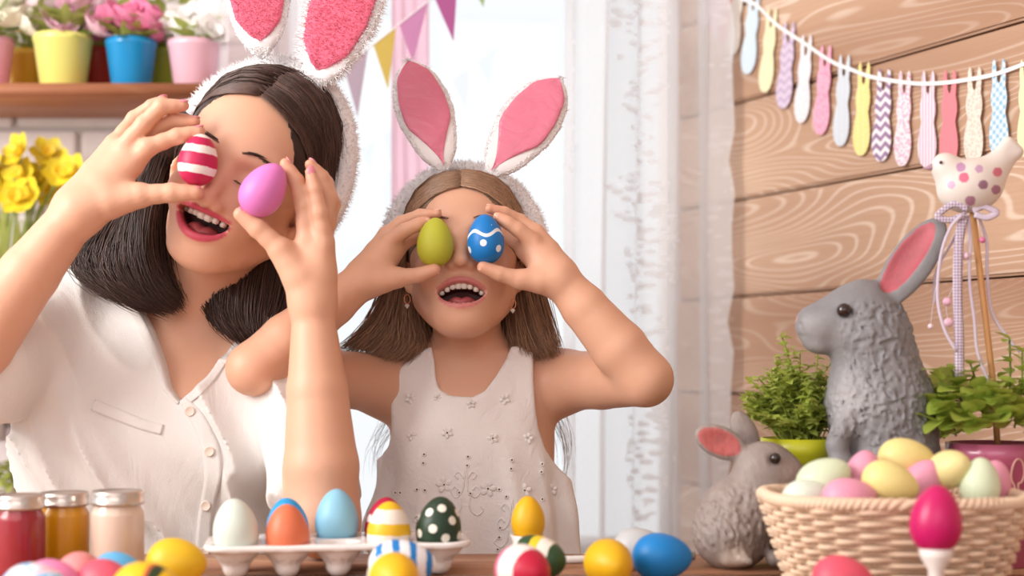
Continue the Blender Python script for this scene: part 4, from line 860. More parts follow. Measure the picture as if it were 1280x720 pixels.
for cx_, cy_ in ((582, 600), (640, 640), (530, 655)):
    for s_ in (-1, 1):
        scroll([(cx_, cy_-15), (cx_+s_*2, cy_), (cx_+s_*4, cy_+14), (cx_+s_*12, cy_+22), (cx_+s_*18, cy_+14), (cx_+s_*13, cy_+8), (cx_+s_*9, cy_+13)]); scroll([(cx_+s_*2, cy_-2), (cx_+s_*8, cy_-10), (cx_+s_*13, cy_-6), (cx_+s_*9, cy_-1)])
        scroll([(cx_+s_*5, cy_+22), (cx_+s_*6, cy_+36), (cx_+s_*14, cy_+44), (cx_+s_*22, cy_+38), (cx_+s_*18, cy_+32)])
# earrings
m_gold = Mat('rose_gold', srgb(214, 150, 120), .25, metal=1).m; m_gem = Mat('clear_gem', (.9, .9, .92), .08, spec=.8).m
for x, y in ((509, 374), (641, 380)):
    c = P(x, y, 1.625); e = mk('earring', *tubes([[c+np.array([.0035*math.cos(a), 0, .0055*math.sin(a)]) for a in np.linspace(0, 2*math.pi, 17)[:-1]]], [.0006]*16, 6, closed=True), m_gold, girl)
    Vp, Fp = lathe([(.0004, -.0032), (.0030, 0), (.0018, .0018), (.0004, .0018)], 8, tuple(c+np.array([0, -.001, -.0075]))); mk('gem', Vp, Fp, m_gem, e, smooth=False)
hbg = tag(empty('bunny_headband', HG.w((0, .01, .12))[0]), 'fluffy white headband with pink satin rabbit ears on the girl', 'headband')
band(HG, 'band', hbg, .096, .116, .008, .004, .0135)
m_satin = satin('pink_satin', (226, 124, 150))
bunny_ear(hbg, P(557, 216, 1.64), P(508, 72, 1.66), .068, m_satin, False, .15, .012, 3400); bunny_ear(hbg, P(610, 222, 1.64), P(703, 95, 1.66), .072, m_satin, False, -.15, .012, 3400)
# ================================================================ eggs
def egg_mesh(name, mat):
    a = np.linspace(0, math.pi, 25); z = -np.cos(a)*.5; r = .38*np.sin(a)*(1-.17*(z/.5))*1.0; r[0] = r[-1] = 1e-4
    return meshdata(name, *lathe(np.stack([r, z], 1), 36), mat)
def egg_mat(name, kind, *c, rough=.42, **kw):
    c = [srgb(*q) for q in c]; M = Mat(name, c[0], rough, spec=.4); co = M.coord(); M.bump(M.noise(co, 40, 3), .06, .01)
    s = M.sep(co)
    if kind == 'plain': M.color(M.mix(M.math('MULTIPLY', M.noise(co, 9, 3), .18), c[0], tuple(q*.7 for q in c[0])))
    elif kind == 'stripes':                                    # kw: stops (position -.5...5, colour index)
        z = M.math('MULTIPLY_ADD', M.noise(co, 7, 2), .05, M.math('ADD', s[2], .475)); M.color(M.ramp(z, [(max(0, p+.5), c[i]) for p, i in kw['stops']], True))
    elif kind == 'dots':
        v = M.n('TexVoronoi'); v.inputs['Scale'].default_value = kw.get('scale', 3.4); v.inputs['Randomness'].default_value = .35; M.l(co, v.inputs['Vector']); M.color(M.mix(M.math('LESS_THAN', v.outputs['Distance'], kw.get('r', .27)), c[0], c[1]))
    elif kind == 'wave':
        an = M.math('ARCTAN2', s[0], M.math('MULTIPLY', s[1], -1)); wv = M.math('MULTIPLY', M.math('SINE', M.math('MULTIPLY_ADD', an, 4.0, kw.get('ph', 0.0))), -.055); ln = M.math('LESS_THAN', M.math('ABSOLUTE', M.math('SUBTRACT', s[2], M.math('ADD', wv, .10))), .036)
        col = M.mix(ln, c[0], c[1])
        for (da, dz) in ((-.42, .31), (.50, .29), (-.12, -.10), (.80, -.22), (-1.2, -.2), (2.2, .0), (-2.4, .1)):
            x, y = math.sin(da)*.36, -math.cos(da)*.36
            r2 = M.math('ADD', M.math('ADD', M.math('POWER', M.math('SUBTRACT', s[0], x), 2.0), M.math('POWER', M.math('SUBTRACT', s[1], y), 2.0)), M.math('POWER', M.math('SUBTRACT', s[2], dz), 2.0)); col = M.mix(M.math('LESS_THAN', r2, .0052), col, c[1])
        M.color(col)
    elif kind == 'spots':
        col = None
        for (da, dz) in ((-.62, .24), (.12, .33), (.72, .14), (-.22, -.02), (.40, -.16), (-.95, -.14), (1.35, .26), (-1.5, .12), (1.25, -.12), (2.2, .1), (-2.3, .2), (3.0, -.1), (-.1, -.32)):
            rr = .38*math.sqrt(max(0, 1-(dz/.5)**2))*(1-.17*dz/.5); x, y = math.sin(da)*rr, -math.cos(da)*rr
            r2 = M.math('ADD', M.math('ADD', M.math('POWER', M.math('SUBTRACT', s[0], x), 2.0), M.math('POWER', M.math('SUBTRACT', s[1], y), 2.0)), M.math('POWER', M.math('SUBTRACT', s[2], dz), 2.0)); k_ = M.math('LESS_THAN', r2, .0058); col = k_ if col is None else M.math('MAXIMUM', col, k_)
        M.color(M.mix(col, c[0], c[1]))
    elif kind == 'blotch':
        n = M.noise(co, kw.get('scale', 3.0), 1.5, .4, .6); M.color(M.ramp(n, [(0, c[0]), (.47, c[1]), (.58, c[2 % len(c)])], True))
    return M.m
def egg(label, mat, c, W, L, rot=(0, 0, 0), group=None):
    o = bpy.data.objects.new('egg', egg_mesh('egg', mat)); link(o, None, c); o.location = c; o.scale = (W/.79, W/.79, L); o.rotation_euler = rot; return tag(o, label, 'egg', group)
def table_egg(label, mat, px, D, W, L, az=90, tilt=0, group='painted eggs lying on the table'):
    x = (px-640)/FPX*D; return egg(label, mat, (x, D, TZ+W/2), W, L, (math.pi/2+tilt, 0, math.radians(az)), group)
CRIM, WH, YEL = (196, 30, 84), (240, 232, 226), (236, 190, 24)
# held eggs
egg('crimson and white striped egg held over the woman right eye', egg_mat('crimson_white_paint', 'stripes', CRIM, WH, stops=((-.5, 0), (-.28, 1), (-.13, 0), (.11, 1), (.26, 0), (.42, 1))), P(248, 200, 1.447), .0415, .054, (0, .16, 0), 'eggs held before the eyes')
egg('plain violet pink egg held over the woman left eye', egg_mat('violet_pink_paint', 'plain', (226, 128, 200)), P(330, 237, 1.440), .0455, .0600, (.1, .60, 0), 'eggs held before the eyes')
egg('plain lime green egg held over the girl right eye', egg_mat('lime_paint', 'plain', (188, 190, 58), rough=.55), P(544, 303, 1.545), .0415, .0545, (0, .03, 0), 'eggs held before the eyes')
egg('blue egg with a white wavy line and dots over the girl left eye', egg_mat('blue_wave_paint', 'wave', (18, 122, 200), (234, 238, 244), ph=1.2), P(607, 299, 1.545), .0420, .0550, (0, -.06, 0), 'eggs held before the eyes')
# eggs on the table, left corner
table_egg('white egg splashed with blue and pink, nearest the bottom left corner', egg_mat('splash_paint', 'blotch', (120, 190, 236), (236, 236, 238), (240, 190, 206), scale=3.4), 45, 1.085, .047, .058, 70)
table_egg('bright pink egg behind the blue splashed egg', egg_mat('pink_paint_a', 'plain', (232, 132, 178)), 66, 1.142, .042, .050, 80)
table_egg('salmon pink egg in front of the yellow paint jar', egg_mat('salmon_paint_a', 'plain', (232, 142, 142)), 99, 1.198, .040, .048, 20)
table_egg('deep rose egg beside the salmon egg', egg_mat('rose_paint_a', 'plain', (214, 84, 106)), 131, 1.150, .041, .050, 60)
table_egg('small sky blue egg in front of the white paint jar', egg_mat('sky_paint_a', 'plain', (96, 178, 226)), 147, 1.225, .037, .044, 90)
table_egg('yellow egg with a dark green stripe at the bottom edge', egg_mat('yellow_green_paint', 'stripes', YEL, (44, 62, 30), (206, 96, 60), stops=((-.5, 0), (.08, 2), (.13, 1), (.27, 0))), 184, 1.098, .046, .057, 75)
table_egg('large plain yellow egg lying beside the egg tray', egg_mat('yellow_paint_a', 'plain', (234, 190, 36)), 221, 1.250, .046, .054, 84)
# middle
table_egg('white egg with blue stripes lying in front of the egg tray', egg_mat('blue_stripe_paint', 'stripes', (238, 240, 244), (24, 126, 200), stops=((-.5, 0), (-.40, 1), (-.30, 0), (-.16, 1), (-.05, 0), (.10, 1), (.20, 0), (.34, 1), (.44, 0))), 503, 1.247, .045, .060, 96)
table_egg('yellow and white egg lying nearest the camera before the tray', egg_mat('yellow_white_paint', 'stripes', (236, 184, 26), (242, 236, 224), stops=((-.5, 1), (-.06, 0))), 493, 1.168, .044, .054, 20)
table_egg('white egg with a red patch and pink edge', egg_mat('red_patch_paint', 'stripes', (190, 26, 60), (240, 230, 226), (226, 96, 140), stops=((-.5, 1), (-.30, 2), (-.16, 1), (.18, 0))), 655, 1.205, .046, .055, 35)
table_egg('egg with dark green, yellow and white stripes beside the red patched egg', egg_mat('green_yellow_paint', 'stripes', (46, 78, 50), (232, 200, 40), (240, 234, 222), stops=((-.5, 2), (-.25, 0), (-.02, 1), (.12, 2), (.3, 0))), 672, 1.278, .045, .056, 60)
table_egg('plain golden yellow egg beside the big blue egg', egg_mat('gold_paint', 'plain', (232, 182, 24)), 762, 1.252, .0445, .054, 15)
table_egg('plain bright blue egg lying near the small rabbit statue', egg_mat('bright_blue_paint', 'plain', (20, 128, 202)), 828, 1.292, .0455, .0555, 92)
table_egg('pale grey egg half hidden behind the yellow and blue eggs', egg_mat('grey_paint', 'plain', (196, 198, 200)), 800, 1.362, .042, .054, 90)
table_egg('coral pink egg lying in front of the wicker basket', egg_mat('coral_paint', 'plain', (228, 90, 112)), 1053, 1.152, .044, .0505, 70)
# paint stick
mk_ = tag(mk('paint_stick', *tubes([[P(690, 706, 1.405)*np.array([1, 1, 0])+np.array([0, 0, TZ+.004]), P(770, 0, 1.42)*np.array([1, 1, 0])+np.array([0, 0, TZ+.004]), P(868, 0, 1.44)*np.array([1, 1, 0])+np.array([0, 0, TZ+.004])]], [.004]*3, 10), plain('white_lacquer', (236, 232, 228), .35), org=(0, 1.42, TZ)), 'thin white stick lying on the table behind the yellow and blue eggs', 'stick')
# egg tray
tc = np.array([(422-640)/FPX*1.347, 1.347, TZ]); ta = math.radians(9); tR = rotm(0, 0, ta)
ft_ = Field((-.130, -.056, -.002), (.130, .056, .040), .0017); hz = .033
def rbox(hx, hy, z0, z1, rr): return (lambda X, Y, Z: np.maximum(np.sqrt(np.maximum(np.abs(X)-f32(hx-rr), 0)**2+np.maximum(np.abs(Y)-f32(hy-rr), 0)**2)-f32(rr), np.maximum(Z-f32(z1), f32(z0)-Z))+0*X, np.array([-hx, -hy, z0]), np.array([hx, hy, z1]))
ft_.add(rbox(.124, .050, hz-.006, hz, .022), .002)
cups = [((i-2)*.0475, q) for i in range(5) for q in (-.0235, .0235)]
for x, y in cups: ft_.add(rc((x, y, .012), (x, y, hz-.008), .0125, .0225), .004)
ft_.F = np.maximum(ft_.F, (.0005-ft_.ax[2])[None, None, :]); ft_.F = np.maximum(ft_.F, (ft_.ax[2]-hz)[None, None, :])
for x, y in cups: ft_.cut(ell((x, y, hz+.012), (.0215, .0215, .036)), .003)
V, Q = ft_.mesh(1); Mt = Mat('white_porcelain', srgb(240, 236, 234), .22, coat=.3)
tray = tag(mk('egg_tray', V@tR.T+tc, Q, Mt.m, org=tc), 'white porcelain egg tray with two rows of cups', 'egg tray')
def cup_egg(label, mat, i, row, tilt=0., W=.0435, L=.0565, dz=0.0, rz=None):
    c = np.array([(i-2)*.0475, -.0235 if row == 0 else .0235, 0])@tR.T+tc; return egg(label, mat, c+np.array([0, 0, .0225+L/2-.004+dz]), W, L, (tilt, .05*(i-2), .3*i if rz is None else rz), 'eggs standing in the porcelain tray')
cup_egg('pale mint egg at the near end of the porcelain tray', egg_mat('mint_paint', 'plain', (214, 226, 216)), 0, 0)
cup_egg('orange salmon egg in the front row of the tray', egg_mat('orange_paint', 'plain', (222, 120, 84)), 1, 0, 0, .0425, .0535, -.003)
cup_egg('bright blue egg half hidden behind the orange egg', egg_mat('blue_paint_c', 'plain', (40, 158, 220)), 1, 1, 0, .042, .052)
cup_egg('light blue egg standing in the back row of the tray', egg_mat('light_blue_paint', 'plain', (140, 196, 222)), 2, 1, 0, .0435, .058, .002)
cup_egg('crimson egg with white dots in the tray', egg_mat('crimson_dot_paint', 'spots', (176, 24, 62), (240, 226, 224)), 3, 1, 0, .042, .053, -.002, .5)
cup_egg('white egg with yellow bands standing in the tray', egg_mat('yellow_band_paint', 'stripes', (238, 228, 214), (234, 186, 34), stops=((-.5, 0), (-.08, 1), (.12, 0), (.36, 1))), 3, 0, 0, .0425, .0535, -.002)
cup_egg('dark green egg with white dots at the far end of the tray', egg_mat('green_dot_paint', 'spots', (34, 58, 40), (236, 234, 220)), 4, 0, 0, .0445, .0555, 0, 0.)
# egg cups
m_cup = plain('white_wood', (244, 236, 230), .45)
c = P(660, 0, 1.36); c[2] = TZ; tag(mk('egg_cup', *lathe([(.011, 0), (.012, .003), (.006, .009), (.006, .014), (.013, .022), (.0172, .035), (.0155, .035), (.010, .024), (.0005, .018)], 32, tuple(c)), m_cup, org=c), 'small white egg cup behind the red patched egg', 'egg cup')
egg('golden yellow egg standing upright in the small white cup', egg_mat('gold_paint_b', 'plain', (232, 178, 26)), c+np.array([0, 0, .0275+.0225]), .0335, .045, (0, 0, 0))
c = P(1170, 0, 1.148); c[2] = TZ; tag(mk('egg_stand', *lathe([(.015, 0), (.0165, .003), (.008, .012), (.0055, .022), (.0065, .032), (.0125, .042), (.0140, .050), (.0120, .050), (.008, .044), (.0005, .041)], 32, tuple(c)), m_cup, org=c), 'white turned wooden egg stand in front of the basket', 'egg stand')
egg('shiny magenta egg balanced on the white turned stand', egg_mat('magenta_paint', 'plain', (204, 30, 104), rough=.3), c+np.array([0, 0, .0445+.0285]), .0435, .057, (.03, .06, 0))
# ================================================================ jars of paint
m_lid = Mat('tin_lid', srgb(205, 196, 188), .28, metal=.85).m
Mj = Mat('jar_glass', (1, 1, 1), .05); tr = Mj.n('BsdfTransparent'); gl = Mj.n('BsdfGlossy'); gl.inputs['Roughness'].default_value = .06; mx = Mj.n('MixShader'); mx.inputs[0].default_value = .035
Mj.l(tr.outputs[0], mx.inputs[1]); Mj.l(gl.outputs[0], mx.inputs[2]); Mj.l(mx.outputs[0], Mj.out.inputs[0])
def jar(px, D, wpx, ytop, rgb, label):
    x = (px-640)/FPX*D; r = wpx*D/FPX/2; H = (CZ-(ytop-HY)/FPX*D)-TZ; t = tag(empty('paint_jar', (x, D, TZ)), label, 'jar', 'jars of paint'); c = (x, D, TZ); b = H-.020
    g = mk('glass', *lathe([(r*.9, 0), (r*.98, .002), (r, .006), (r, b-.002), (r*.985, b+.001), (r*.86, b+.006), (r*.86, H-.004)], 40, c), Mj.m, t)
    mk('paint', *lathe([(r*.86, .002), (r*.955, .005), (r*.955, b-.003), (r*.94, b), (r*.82, b+.005), (r*.82, b+.010)], 40, c), Mat('poster_paint', srgb(*rgb), .35).m, t)
    mk('lid', *lathe([(r*.90, H-.013), (r*.955, H-.0125), (r*.965, H-.010), (r*.94, H-.0095), (r*.955, H-.003), (r*.94, H-.0005), (r*.90, H), (r*.87, H-.001), (r*.3, H-.0012)], 40, c), m_lid, t)
jar(-26, 1.335, 66, 616, (120, 122, 118), 'grey paint jar at the very edge, mostly out of frame'); jar(25, 1.292, 64, 618, (150, 18, 38), 'glass jar of red paint with a tin lid'); jar(80, 1.345, 64, 615, (214, 150, 10), 'glass jar of yellow paint with a tin lid'); jar(147, 1.315, 68, 613, (222, 196, 178), 'glass jar of creamy white paint with a tin lid')
# ================================================================ wicker basket
bx, by = (1115-640)/FPX*1.275, 1.275; bk = tag(empty('wicker_basket', (bx, by, TZ)), 'cream wicker basket heaped with pastel eggs', 'basket')
m_wick = Mat('wicker', srgb(236, 208, 180), .6); m_wick.bump(m_wick.noise(m_wick.coord(), 300, 3), .3, .001); m_wick = m_wick.m
def ov(th, t, off=0.0):
    a, b = .091+.023*t+off, .062+.018*t+off; e = 2/2.9; c, s = np.cos(th), np.sin(th); return bx+a*np.sign(c)*np.abs(c)**e, by+b*np.sign(s)*np.abs(s)**e
NS = 30; BH = .081; th = np.linspace(0, 2*np.pi, NS*12+1)[:-1]
for r in range(14):
    t = (r+.5)/14; x, y = ov(th, t, (.0036)*np.sin(NS/2*th+np.pi*(r % 2))); z = np.full_like(x, TZ+.003+(BH-.008)*t); mk('wicker_strand', *tubes([np.stack([x, y, z], 1)], [.0027]*len(th), 6, closed=True), m_wick, bk)
for i in range(NS):
    a = 2*np.pi*i/NS; p = [np.array([*ov(np.array(a), t), TZ+.001+(BH-.003)*t]) for t in (0, .5, 1)]; mk('stake', *tubes([np.array(p, float)], [.0017]*3, 6), m_wick, bk)
for k_ in range(3):
    ph = th*38+k_*2.094; x, y = ov(th, 1.0, .0030*np.cos(ph)); mk('rim_strand', *tubes([np.stack([x, y, TZ+BH-.001+.0030*np.sin(ph)], 1)], [.0036]*len(th), 6, closed=True), m_wick, bk)
x, y = ov(th, 0.1, -.001); n = len(th); Vb = np.vstack([np.stack([x, y, np.full(n, TZ+.006)], 1), np.stack([x, y, np.full(n, TZ+.001)], 1)]); mk('base', Vb, [list(range(n)), list(range(2*n-1, n-1, -1))]+[[i, i+n, (i+1) % n+n, (i+1) % n] for i in range(n)], m_wick, bk, smooth=False)
x, y = ov(th, .6, -.006); Vb = np.vstack([np.stack([x, y, np.full(n, TZ+.044)], 1), np.stack([bx+(x-bx)*.8, by+(y-by)*.8, np.full(n, TZ+.007)], 1)]); mk('cloth_lining', Vb, [list(range(n)), list(range(2*n-1, n-1, -1))]+[[i, i+n, (i+1) % n+n, (i+1) % n] for i in range(n)], plain('lining_cotton', (232, 214, 206), .9), bk)
def pastel(label, rgb, px, py, D, W, L, rot): egg(label, egg_mat('pastel_paint', 'plain', rgb), P(px, py, D), W, L, rot, 'pastel eggs heaped in the wicker basket')
MI, PK, PY = (216, 228, 196), (234, 160, 186), (242, 226, 150)
pastel('pale mint egg resting against the rim next to the small rabbit', MI, 1030, 601, 1.262, .042, .052, (.2, 1.0, 0)); pastel('mint white egg peeping just over the rim beside the small rabbit', (224, 234, 218), 1010, 624, 1.247, .038, .048, (0, 1.4, .2))
pastel('pink egg standing behind the front yellow egg', PK, 1080, 594, 1.275, .037, .046, (.1, .1, 0)); pastel('pink egg low at the front rim of the basket', PK, 1062, 622, 1.222, .036, .048, (0, 1.5, 0))
pastel('yellow egg tilted at the front of the heap', PY, 1113, 603, 1.228, .037, .050, (.2, 1.9, 0)); pastel('long yellow egg lying on top of the heap', PY, 1133, 573, 1.292, .038, .052, (0, 1.65, 0))
pastel('pink egg tucked between the yellow eggs', PK, 1153, 602, 1.268, .036, .044, (.4, .4, 0)); pastel('round yellow egg seen end on near the pink pot', (240, 226, 160), 1188, 586, 1.262, .036, .044, (1.2, .2, .3))
pastel('mint egg standing upright near the far end of the basket', (218, 232, 200), 1225, 604, 1.250, .036, .046, (0, .05, 0)); pastel('pink egg half hidden behind the upright mint egg', PK, 1240, 604, 1.297, .036, .044, (.2, .2, 0))
# ================================================================ rabbit statues
def statmat(name, a, b, c, sc):
    M = Mat(name, srgb(*a), .55); co = M.coord(); n = M.noise(co, sc, 4, .6); M.color(M.ramp(n, [(.3, srgb(*b)), (.5, srgb(*a)), (.72, srgb(*c))])); M.bump(M.noise(co, 340, 3, .6), .35, .0012); return M.m
def cutflat(f): f.F = np.maximum(f.F, (TZ+.0004-f.ax[2])[None, None, :])
def S_(D0): return (lambda x, y, d=0.0: P(x, y, D0+d)), D0/FPX
def RY(a): return rotm(0, math.radians(a), 0)
def eyeball(parent, c, r, col=(40, 22, 18)):
    V, F = lathe([(math.sin(q)+1e-6, -math.cos(q)) for q in np.linspace(0, math.pi, 14)], 18); mk('eye', V*r+c, F, Mat('glossy_eye', srgb(*col), .12, coat=.5).m, parent)
def blob(c, r, R): V, F = lathe([(math.sin(q)+1e-6, -math.cos(q)) for q in np.linspace(0, math.pi, 18)], 26); return (V*np.array(r))@np.asarray(R).T+np.array(c), F
# small one, looking right
S, u = S_(1.385); f = Field((.165, 1.315, .745), (.295, 1.45, .92), .0014)
f.add(ell(S(922, 652), (50*u, 42*u, 58*u)), .01); f.add(ell(S(908, 668), (41*u, 47*u, 42*u)), .012); f.add(ell(S(950, 630), (28*u, 31*u, 44*u)), .02); f.add(rc(S(945, 625), S(952, 590), 30*u, 27*u), .015)
f.add(ell(S(957, 583), (38*u, 28*u, 31*u), RY(8)), .012); f.add(ell(S(984, 591), (20*u, 18*u, 17*u)), .012); f.add(ell(S(968, 600), (22*u, 24*u, 17*u)), .012)
f.add(ell(S(901, 553, -.004), (35*u, 9*u, 20*u), RY(24)), .006); f.cut(ell(S(899, 552, -.012), (27*u, 7*u, 14*u), RY(24)), .003)
f.add(ell(S(931, 541, .022), (16*u, 9*u, 30*u), RY(-24)), .006)
f.cut(ell(S(969, 573, -.024), (8*u, 7*u, 8*u)), .004)
for d in (-.016, .014): f.add(rc(S(950, 634, d), S(972, 650, d-.004), 13*u, 11*u), .006); f.add(rc(S(972, 650, d-.004), S(966, 664, d-.004), 10*u, 9*u), .004)
for x0, d in ((912, -.026), (968, -.02)):
    f.add(rc(S(x0, 697, d), S(x0+18, 699, d-.004), 11*u, 9*u), .005)
    for k_ in range(3): f.add(rc(S(x0+14, 699, d-.004+.0045*(k_-1)), S(x0+25, 702, d-.006+.0052*(k_-1)), 5*u, 4.4*u), .002)
near = np.abs(f.F) < .02; X, Y, Z = f.pts(near); body = np.clip((S(0, 600)[2]-Z)/.012, 0, 1)*np.clip((Z-TZ-.014)/.01, 0, 1); f.F[near] += (.0019*vnoise(X*420+Z*160, Y*260, Z*170-X*120, 2)*(.22+.78*body)).astype(f32); cutflat(f)
V, Q = f.mesh(1); pk_ = np.array(srgb(206, 100, 98)); 
Mr = Mat('grey_brown_resin', (.3, .27, .25), .55); aa = Mr.n('Attribute'); aa.attribute_name = 'Col'; co = Mr.coord(); Mr.color(Mr.mix(Mr.math('MULTIPLY', Mr.noise(co, 60, 4, .6), .55), aa.outputs['Color'], srgb(96, 86, 82))); Mr.bump(Mr.noise(Mr.coord(scale=(1, 1, .5)), 420, 3, .6), .4, .0012); m_res = Mr.m
C = np.tile(np.array(srgb(164, 150, 144)), (len(V), 1)); d = np.linalg.norm((V-S(899, 552, -.010))/np.array([30*u, 9*u, 17*u])@RY(24), axis=1); q_ = (V-S(899, 552, -.010))@RY(24)/np.array([29*u, 11*u, 16*u]); C[np.linalg.norm(q_, axis=1) < 1] = pk_
wt = np.clip(1-np.linalg.norm((V-S(985, 594, -.01))/(26*u), axis=1), 0, 1)[:, None]; C = C*(1-wt)+np.array(srgb(208, 184, 170))*wt; C[np.linalg.norm(V-S(1002, 585), axis=1) < 7*u] = np.array(srgb(190, 130, 130)); wt = np.clip(1-np.linalg.norm((V-S(920, 700, -.03))/(30*u), axis=1), 0, 1)[:, None]*1.2; wt = np.clip(wt, 0, 1); C = C*(1-wt)+np.array(srgb(216, 196, 180))*wt
rab = tag(mk('rabbit_statue', V, Q, m_res, org=S(922, 0)*np.array([1, 1, 0])+np.array([0, 0, TZ]), col=C), 'small brown grey rabbit statue with a pink ear, beside the basket', 'statue'); eyeball(rab, S(969, 573, -.0215), 7*u)
# large one, looking left
S, u = S_(1.412); f = Field((.28, 1.335, .745), (.47, 1.49, 1.105), .0017)
f.add(ell(S(1078, 398), (47*u, 37*u, 41*u), RY(-8)), .01); f.add(rc(S(1080, 378), S(1016, 402), 25*u, 18*u), .02); f.add(ell(S(1026, 410), (28*u, 27*u, 25*u), RY(-10)), .014); f.add(ell(S(1080, 424), (42*u, 37*u, 30*u), RY(15)), .016); f.add(ell(S(1022, 432), (16*u, 18*u, 10*u), RY(15)), .008)
f.add(rc(S(1094, 430), S(1104, 490), 45*u, 55*u), .02); f.add(ell(S(1107, 530), (62*u, 58*u, 70*u), RY(-6)), .02); f.add(ell(S(1066, 492), (30*u, 38*u, 50*u), RY(8)), .02); f.add(ell(S(1112, 600), (70*u, 60*u, 68*u)), .02); f.add(ell(S(1110, 670), (78*u, 58*u, 48*u)), .02)
f.add(ell(S(1122, 582, -.030), (46*u, 26*u, 40*u), RY(-20)), .006)
for d in (-.026, .022):
    f.add(rc(S(1058, 528, d), S(1046, 556, d-.004), 15*u, 12*u), .008); f.add(rc(S(1046, 556, d-.004), S(1054, 590, d-.008), 12*u, 15*u), .006); f.add(rc(S(1054, 590, d-.008), S(1066, 690, d-.008), 15*u, 17*u), .01)
    for k_ in range(3): f.add(rc(S(1044+7*k_, 570, d-.010), S(1048+9*k_, 592, d-.018), 5*u, 5.5*u), .002)
ear_c, ear_R = S(1139, 328, -.012), RY(35)@rotm(0, 0, -.5)
f.add(ell(ear_c, (28*u, 10*u, 66*u), ear_R), .006); f.cut(ell(ear_c+ear_R@np.array([-5*u, -10*u, 2*u]), (17*u, 10*u, 53*u), ear_R), .003)
ear2_c = S(1132, 330, .026); f.add(ell(ear2_c, (18*u, 8*u, 60*u), RY(33)@rotm(0, 0, .4)), .006)
f.cut(rc(S(1000, 420, -.006), S(1026, 426, -.036), .0017, .0015), .002); f.cut(rc(S(1001, 405, -.010), S(1004, 418, -.012), .0012, .0012), .002)
f.cut(ell(S(1055, 388, -.030), (11*u, 8*u, 9*u)), .004)
near = np.abs(f.F) < .02; X, Y, Z = f.pts(near)
furz = np.clip((X-(S(1040, 0)[0]))/.016+np.clip((S(0, 470)[2]-Z)/.02, 0, 2), 0, 1)*np.clip((S(0, 372)[2]-Z)/.012, 0, 1)*np.clip((Z-S(0, 560)[2])/.015+np.clip(.0-(Y-1.375)*100, -1, 0)+1, 0, 1)
th_ = ell(S(1122, 582, -.030), (46*u, 26*u, 40*u), RY(-20))[0](X, Y, Z); lg_ = np.maximum(X-S(1070, 0)[0], Z-S(0, 548)[2]); sm_ = np.clip(np.minimum(th_, np.where(Y < 1.40, lg_, 1))/.003-.3, 0, 1)
rel = (1-np.abs(vnoise(X*230+Z*60, Y*230, Z*150-X*40, 4)))**2*1.3-.5+.4*vnoise(X*460+9, Y*460, Z*330, 8); f.F[near] -= (.0028*rel*furz*sm_).astype(f32); cutflat(f)
V, Q = f.mesh(1); C = np.tile(np.array(srgb(142, 142, 146)), (len(V), 1)); q_ = (V-(ear_c+ear_R@np.array([-5*u, -7*u, 2*u])))@ear_R/np.array([18*u, 10*u, 54*u]); C[np.linalg.norm(q_, axis=1) < 1] = np.array(srgb(200, 92, 106))
wt = np.clip(1-np.linalg.norm((V-S(1062, 500, -.03))/(48*u), axis=1), 0, 1)[:, None]*.8; C = C*(1-wt)+np.array(srgb(196, 194, 198))*wt; C[np.linalg.norm(V-S(1002, 401), axis=1) < 8*u] = np.array(srgb(206, 150, 146)); wt = np.clip(1.3-np.linalg.norm((V-S(1024, 420, -.01))/(28*u), axis=1), 0, 1)[:, None]*.6; C = C*(1-wt)+np.array(srgb(190, 188, 190))*wt
rab2 = tag(mk('rabbit_statue', V, Q, m_res, org=S(1105, 0)*np.array([1, 1, 0])+np.array([0, 0, TZ]), col=C), 'large grey rabbit statue with one upright ear, behind the basket', 'statue'); eyeball(rab2, S(1055, 388, -.0265), 9*u)
# ================================================================ plants on the table
gx = P(1000, 0, 1.448); gx[2] = TZ; t = tag(empty('potted_boxwood', gx), 'small leaved bushy plant in a lime green pot between the rabbits', 'potted plant')
V, F = pot_mesh(.040, .031, .124); mk('pot', V+gx, F, Mat('lime_pot', srgb(186, 186, 34), .35).m, t); mk('soil', *lathe([(.0005, 0), (.036, 0), (.035, .003)], 20, (gx[0], gx[1], TZ+.108)), m_soil, t)
m_box = leafmat('boxwood_leaf', (150, 172, 56), (214, 220, 130), .35); tips = []
for i in range(150):
    a = rng.normal(size=3); a[2] = abs(a[2])*1.1-.15; a /= np.linalg.norm(a); tips.append(np.array([gx[0]-.008, gx[1]-.004, TZ+.148])+a*np.array([.048, .044, .048])*(.75+.35*random.random()))
for x, y in ((978, 422), (985, 436), (1000, 440), (968, 446), (940, 478), (931, 497), (1040, 452), (1022, 440)): tips.append(P(x, y, 1.44))
L_, lf = [], leaf_mesh(.0105, .0038, .25, 4)
for k_, e in enumerate(tips):
    r0 = np.array([gx[0]+random.uniform(-.015, .015), gx[1]+random.uniform(-.015, .015), TZ+.110]); p = cr([r0, r0*.4+e*.6+np.array([0, 0, .008]), e], 9); L_.append(tubes([p], [.0008]*9, 4))
    for j in range(3, 9):
        for s_ in range(3):
            R = rotm(random.uniform(-.2, .9), random.uniform(-.4, .4), random.uniform(0, 6.28)); L_.append((lf[0]@R.T*random.uniform(.7, 1.15)+p[j], lf[1]))
fo = mk('foliage', *join(*L_), m_box, t); fo['kind'] = 'stuff'
gx = P(1243, 0, 1.402); gx[2] = TZ; t = tag(empty('potted_plant', gx), 'round leaved plant in a mauve pink pot below the bird stick', 'potted plant')
Mp = Mat('mauve_pot', srgb(188, 96, 128), .25, coat=.4); H2 = P(0, 553, 1.402)[2]-TZ
V, F = pot_mesh(.047, .036, H2); pot2 = mk('pot', V+gx, F, Mp.m, t); mk('soil', *lathe([(.0005, 0), (.042, 0), (.041, .003)], 20, (gx[0], gx[1], TZ+H2*.86)), m_soil, t)
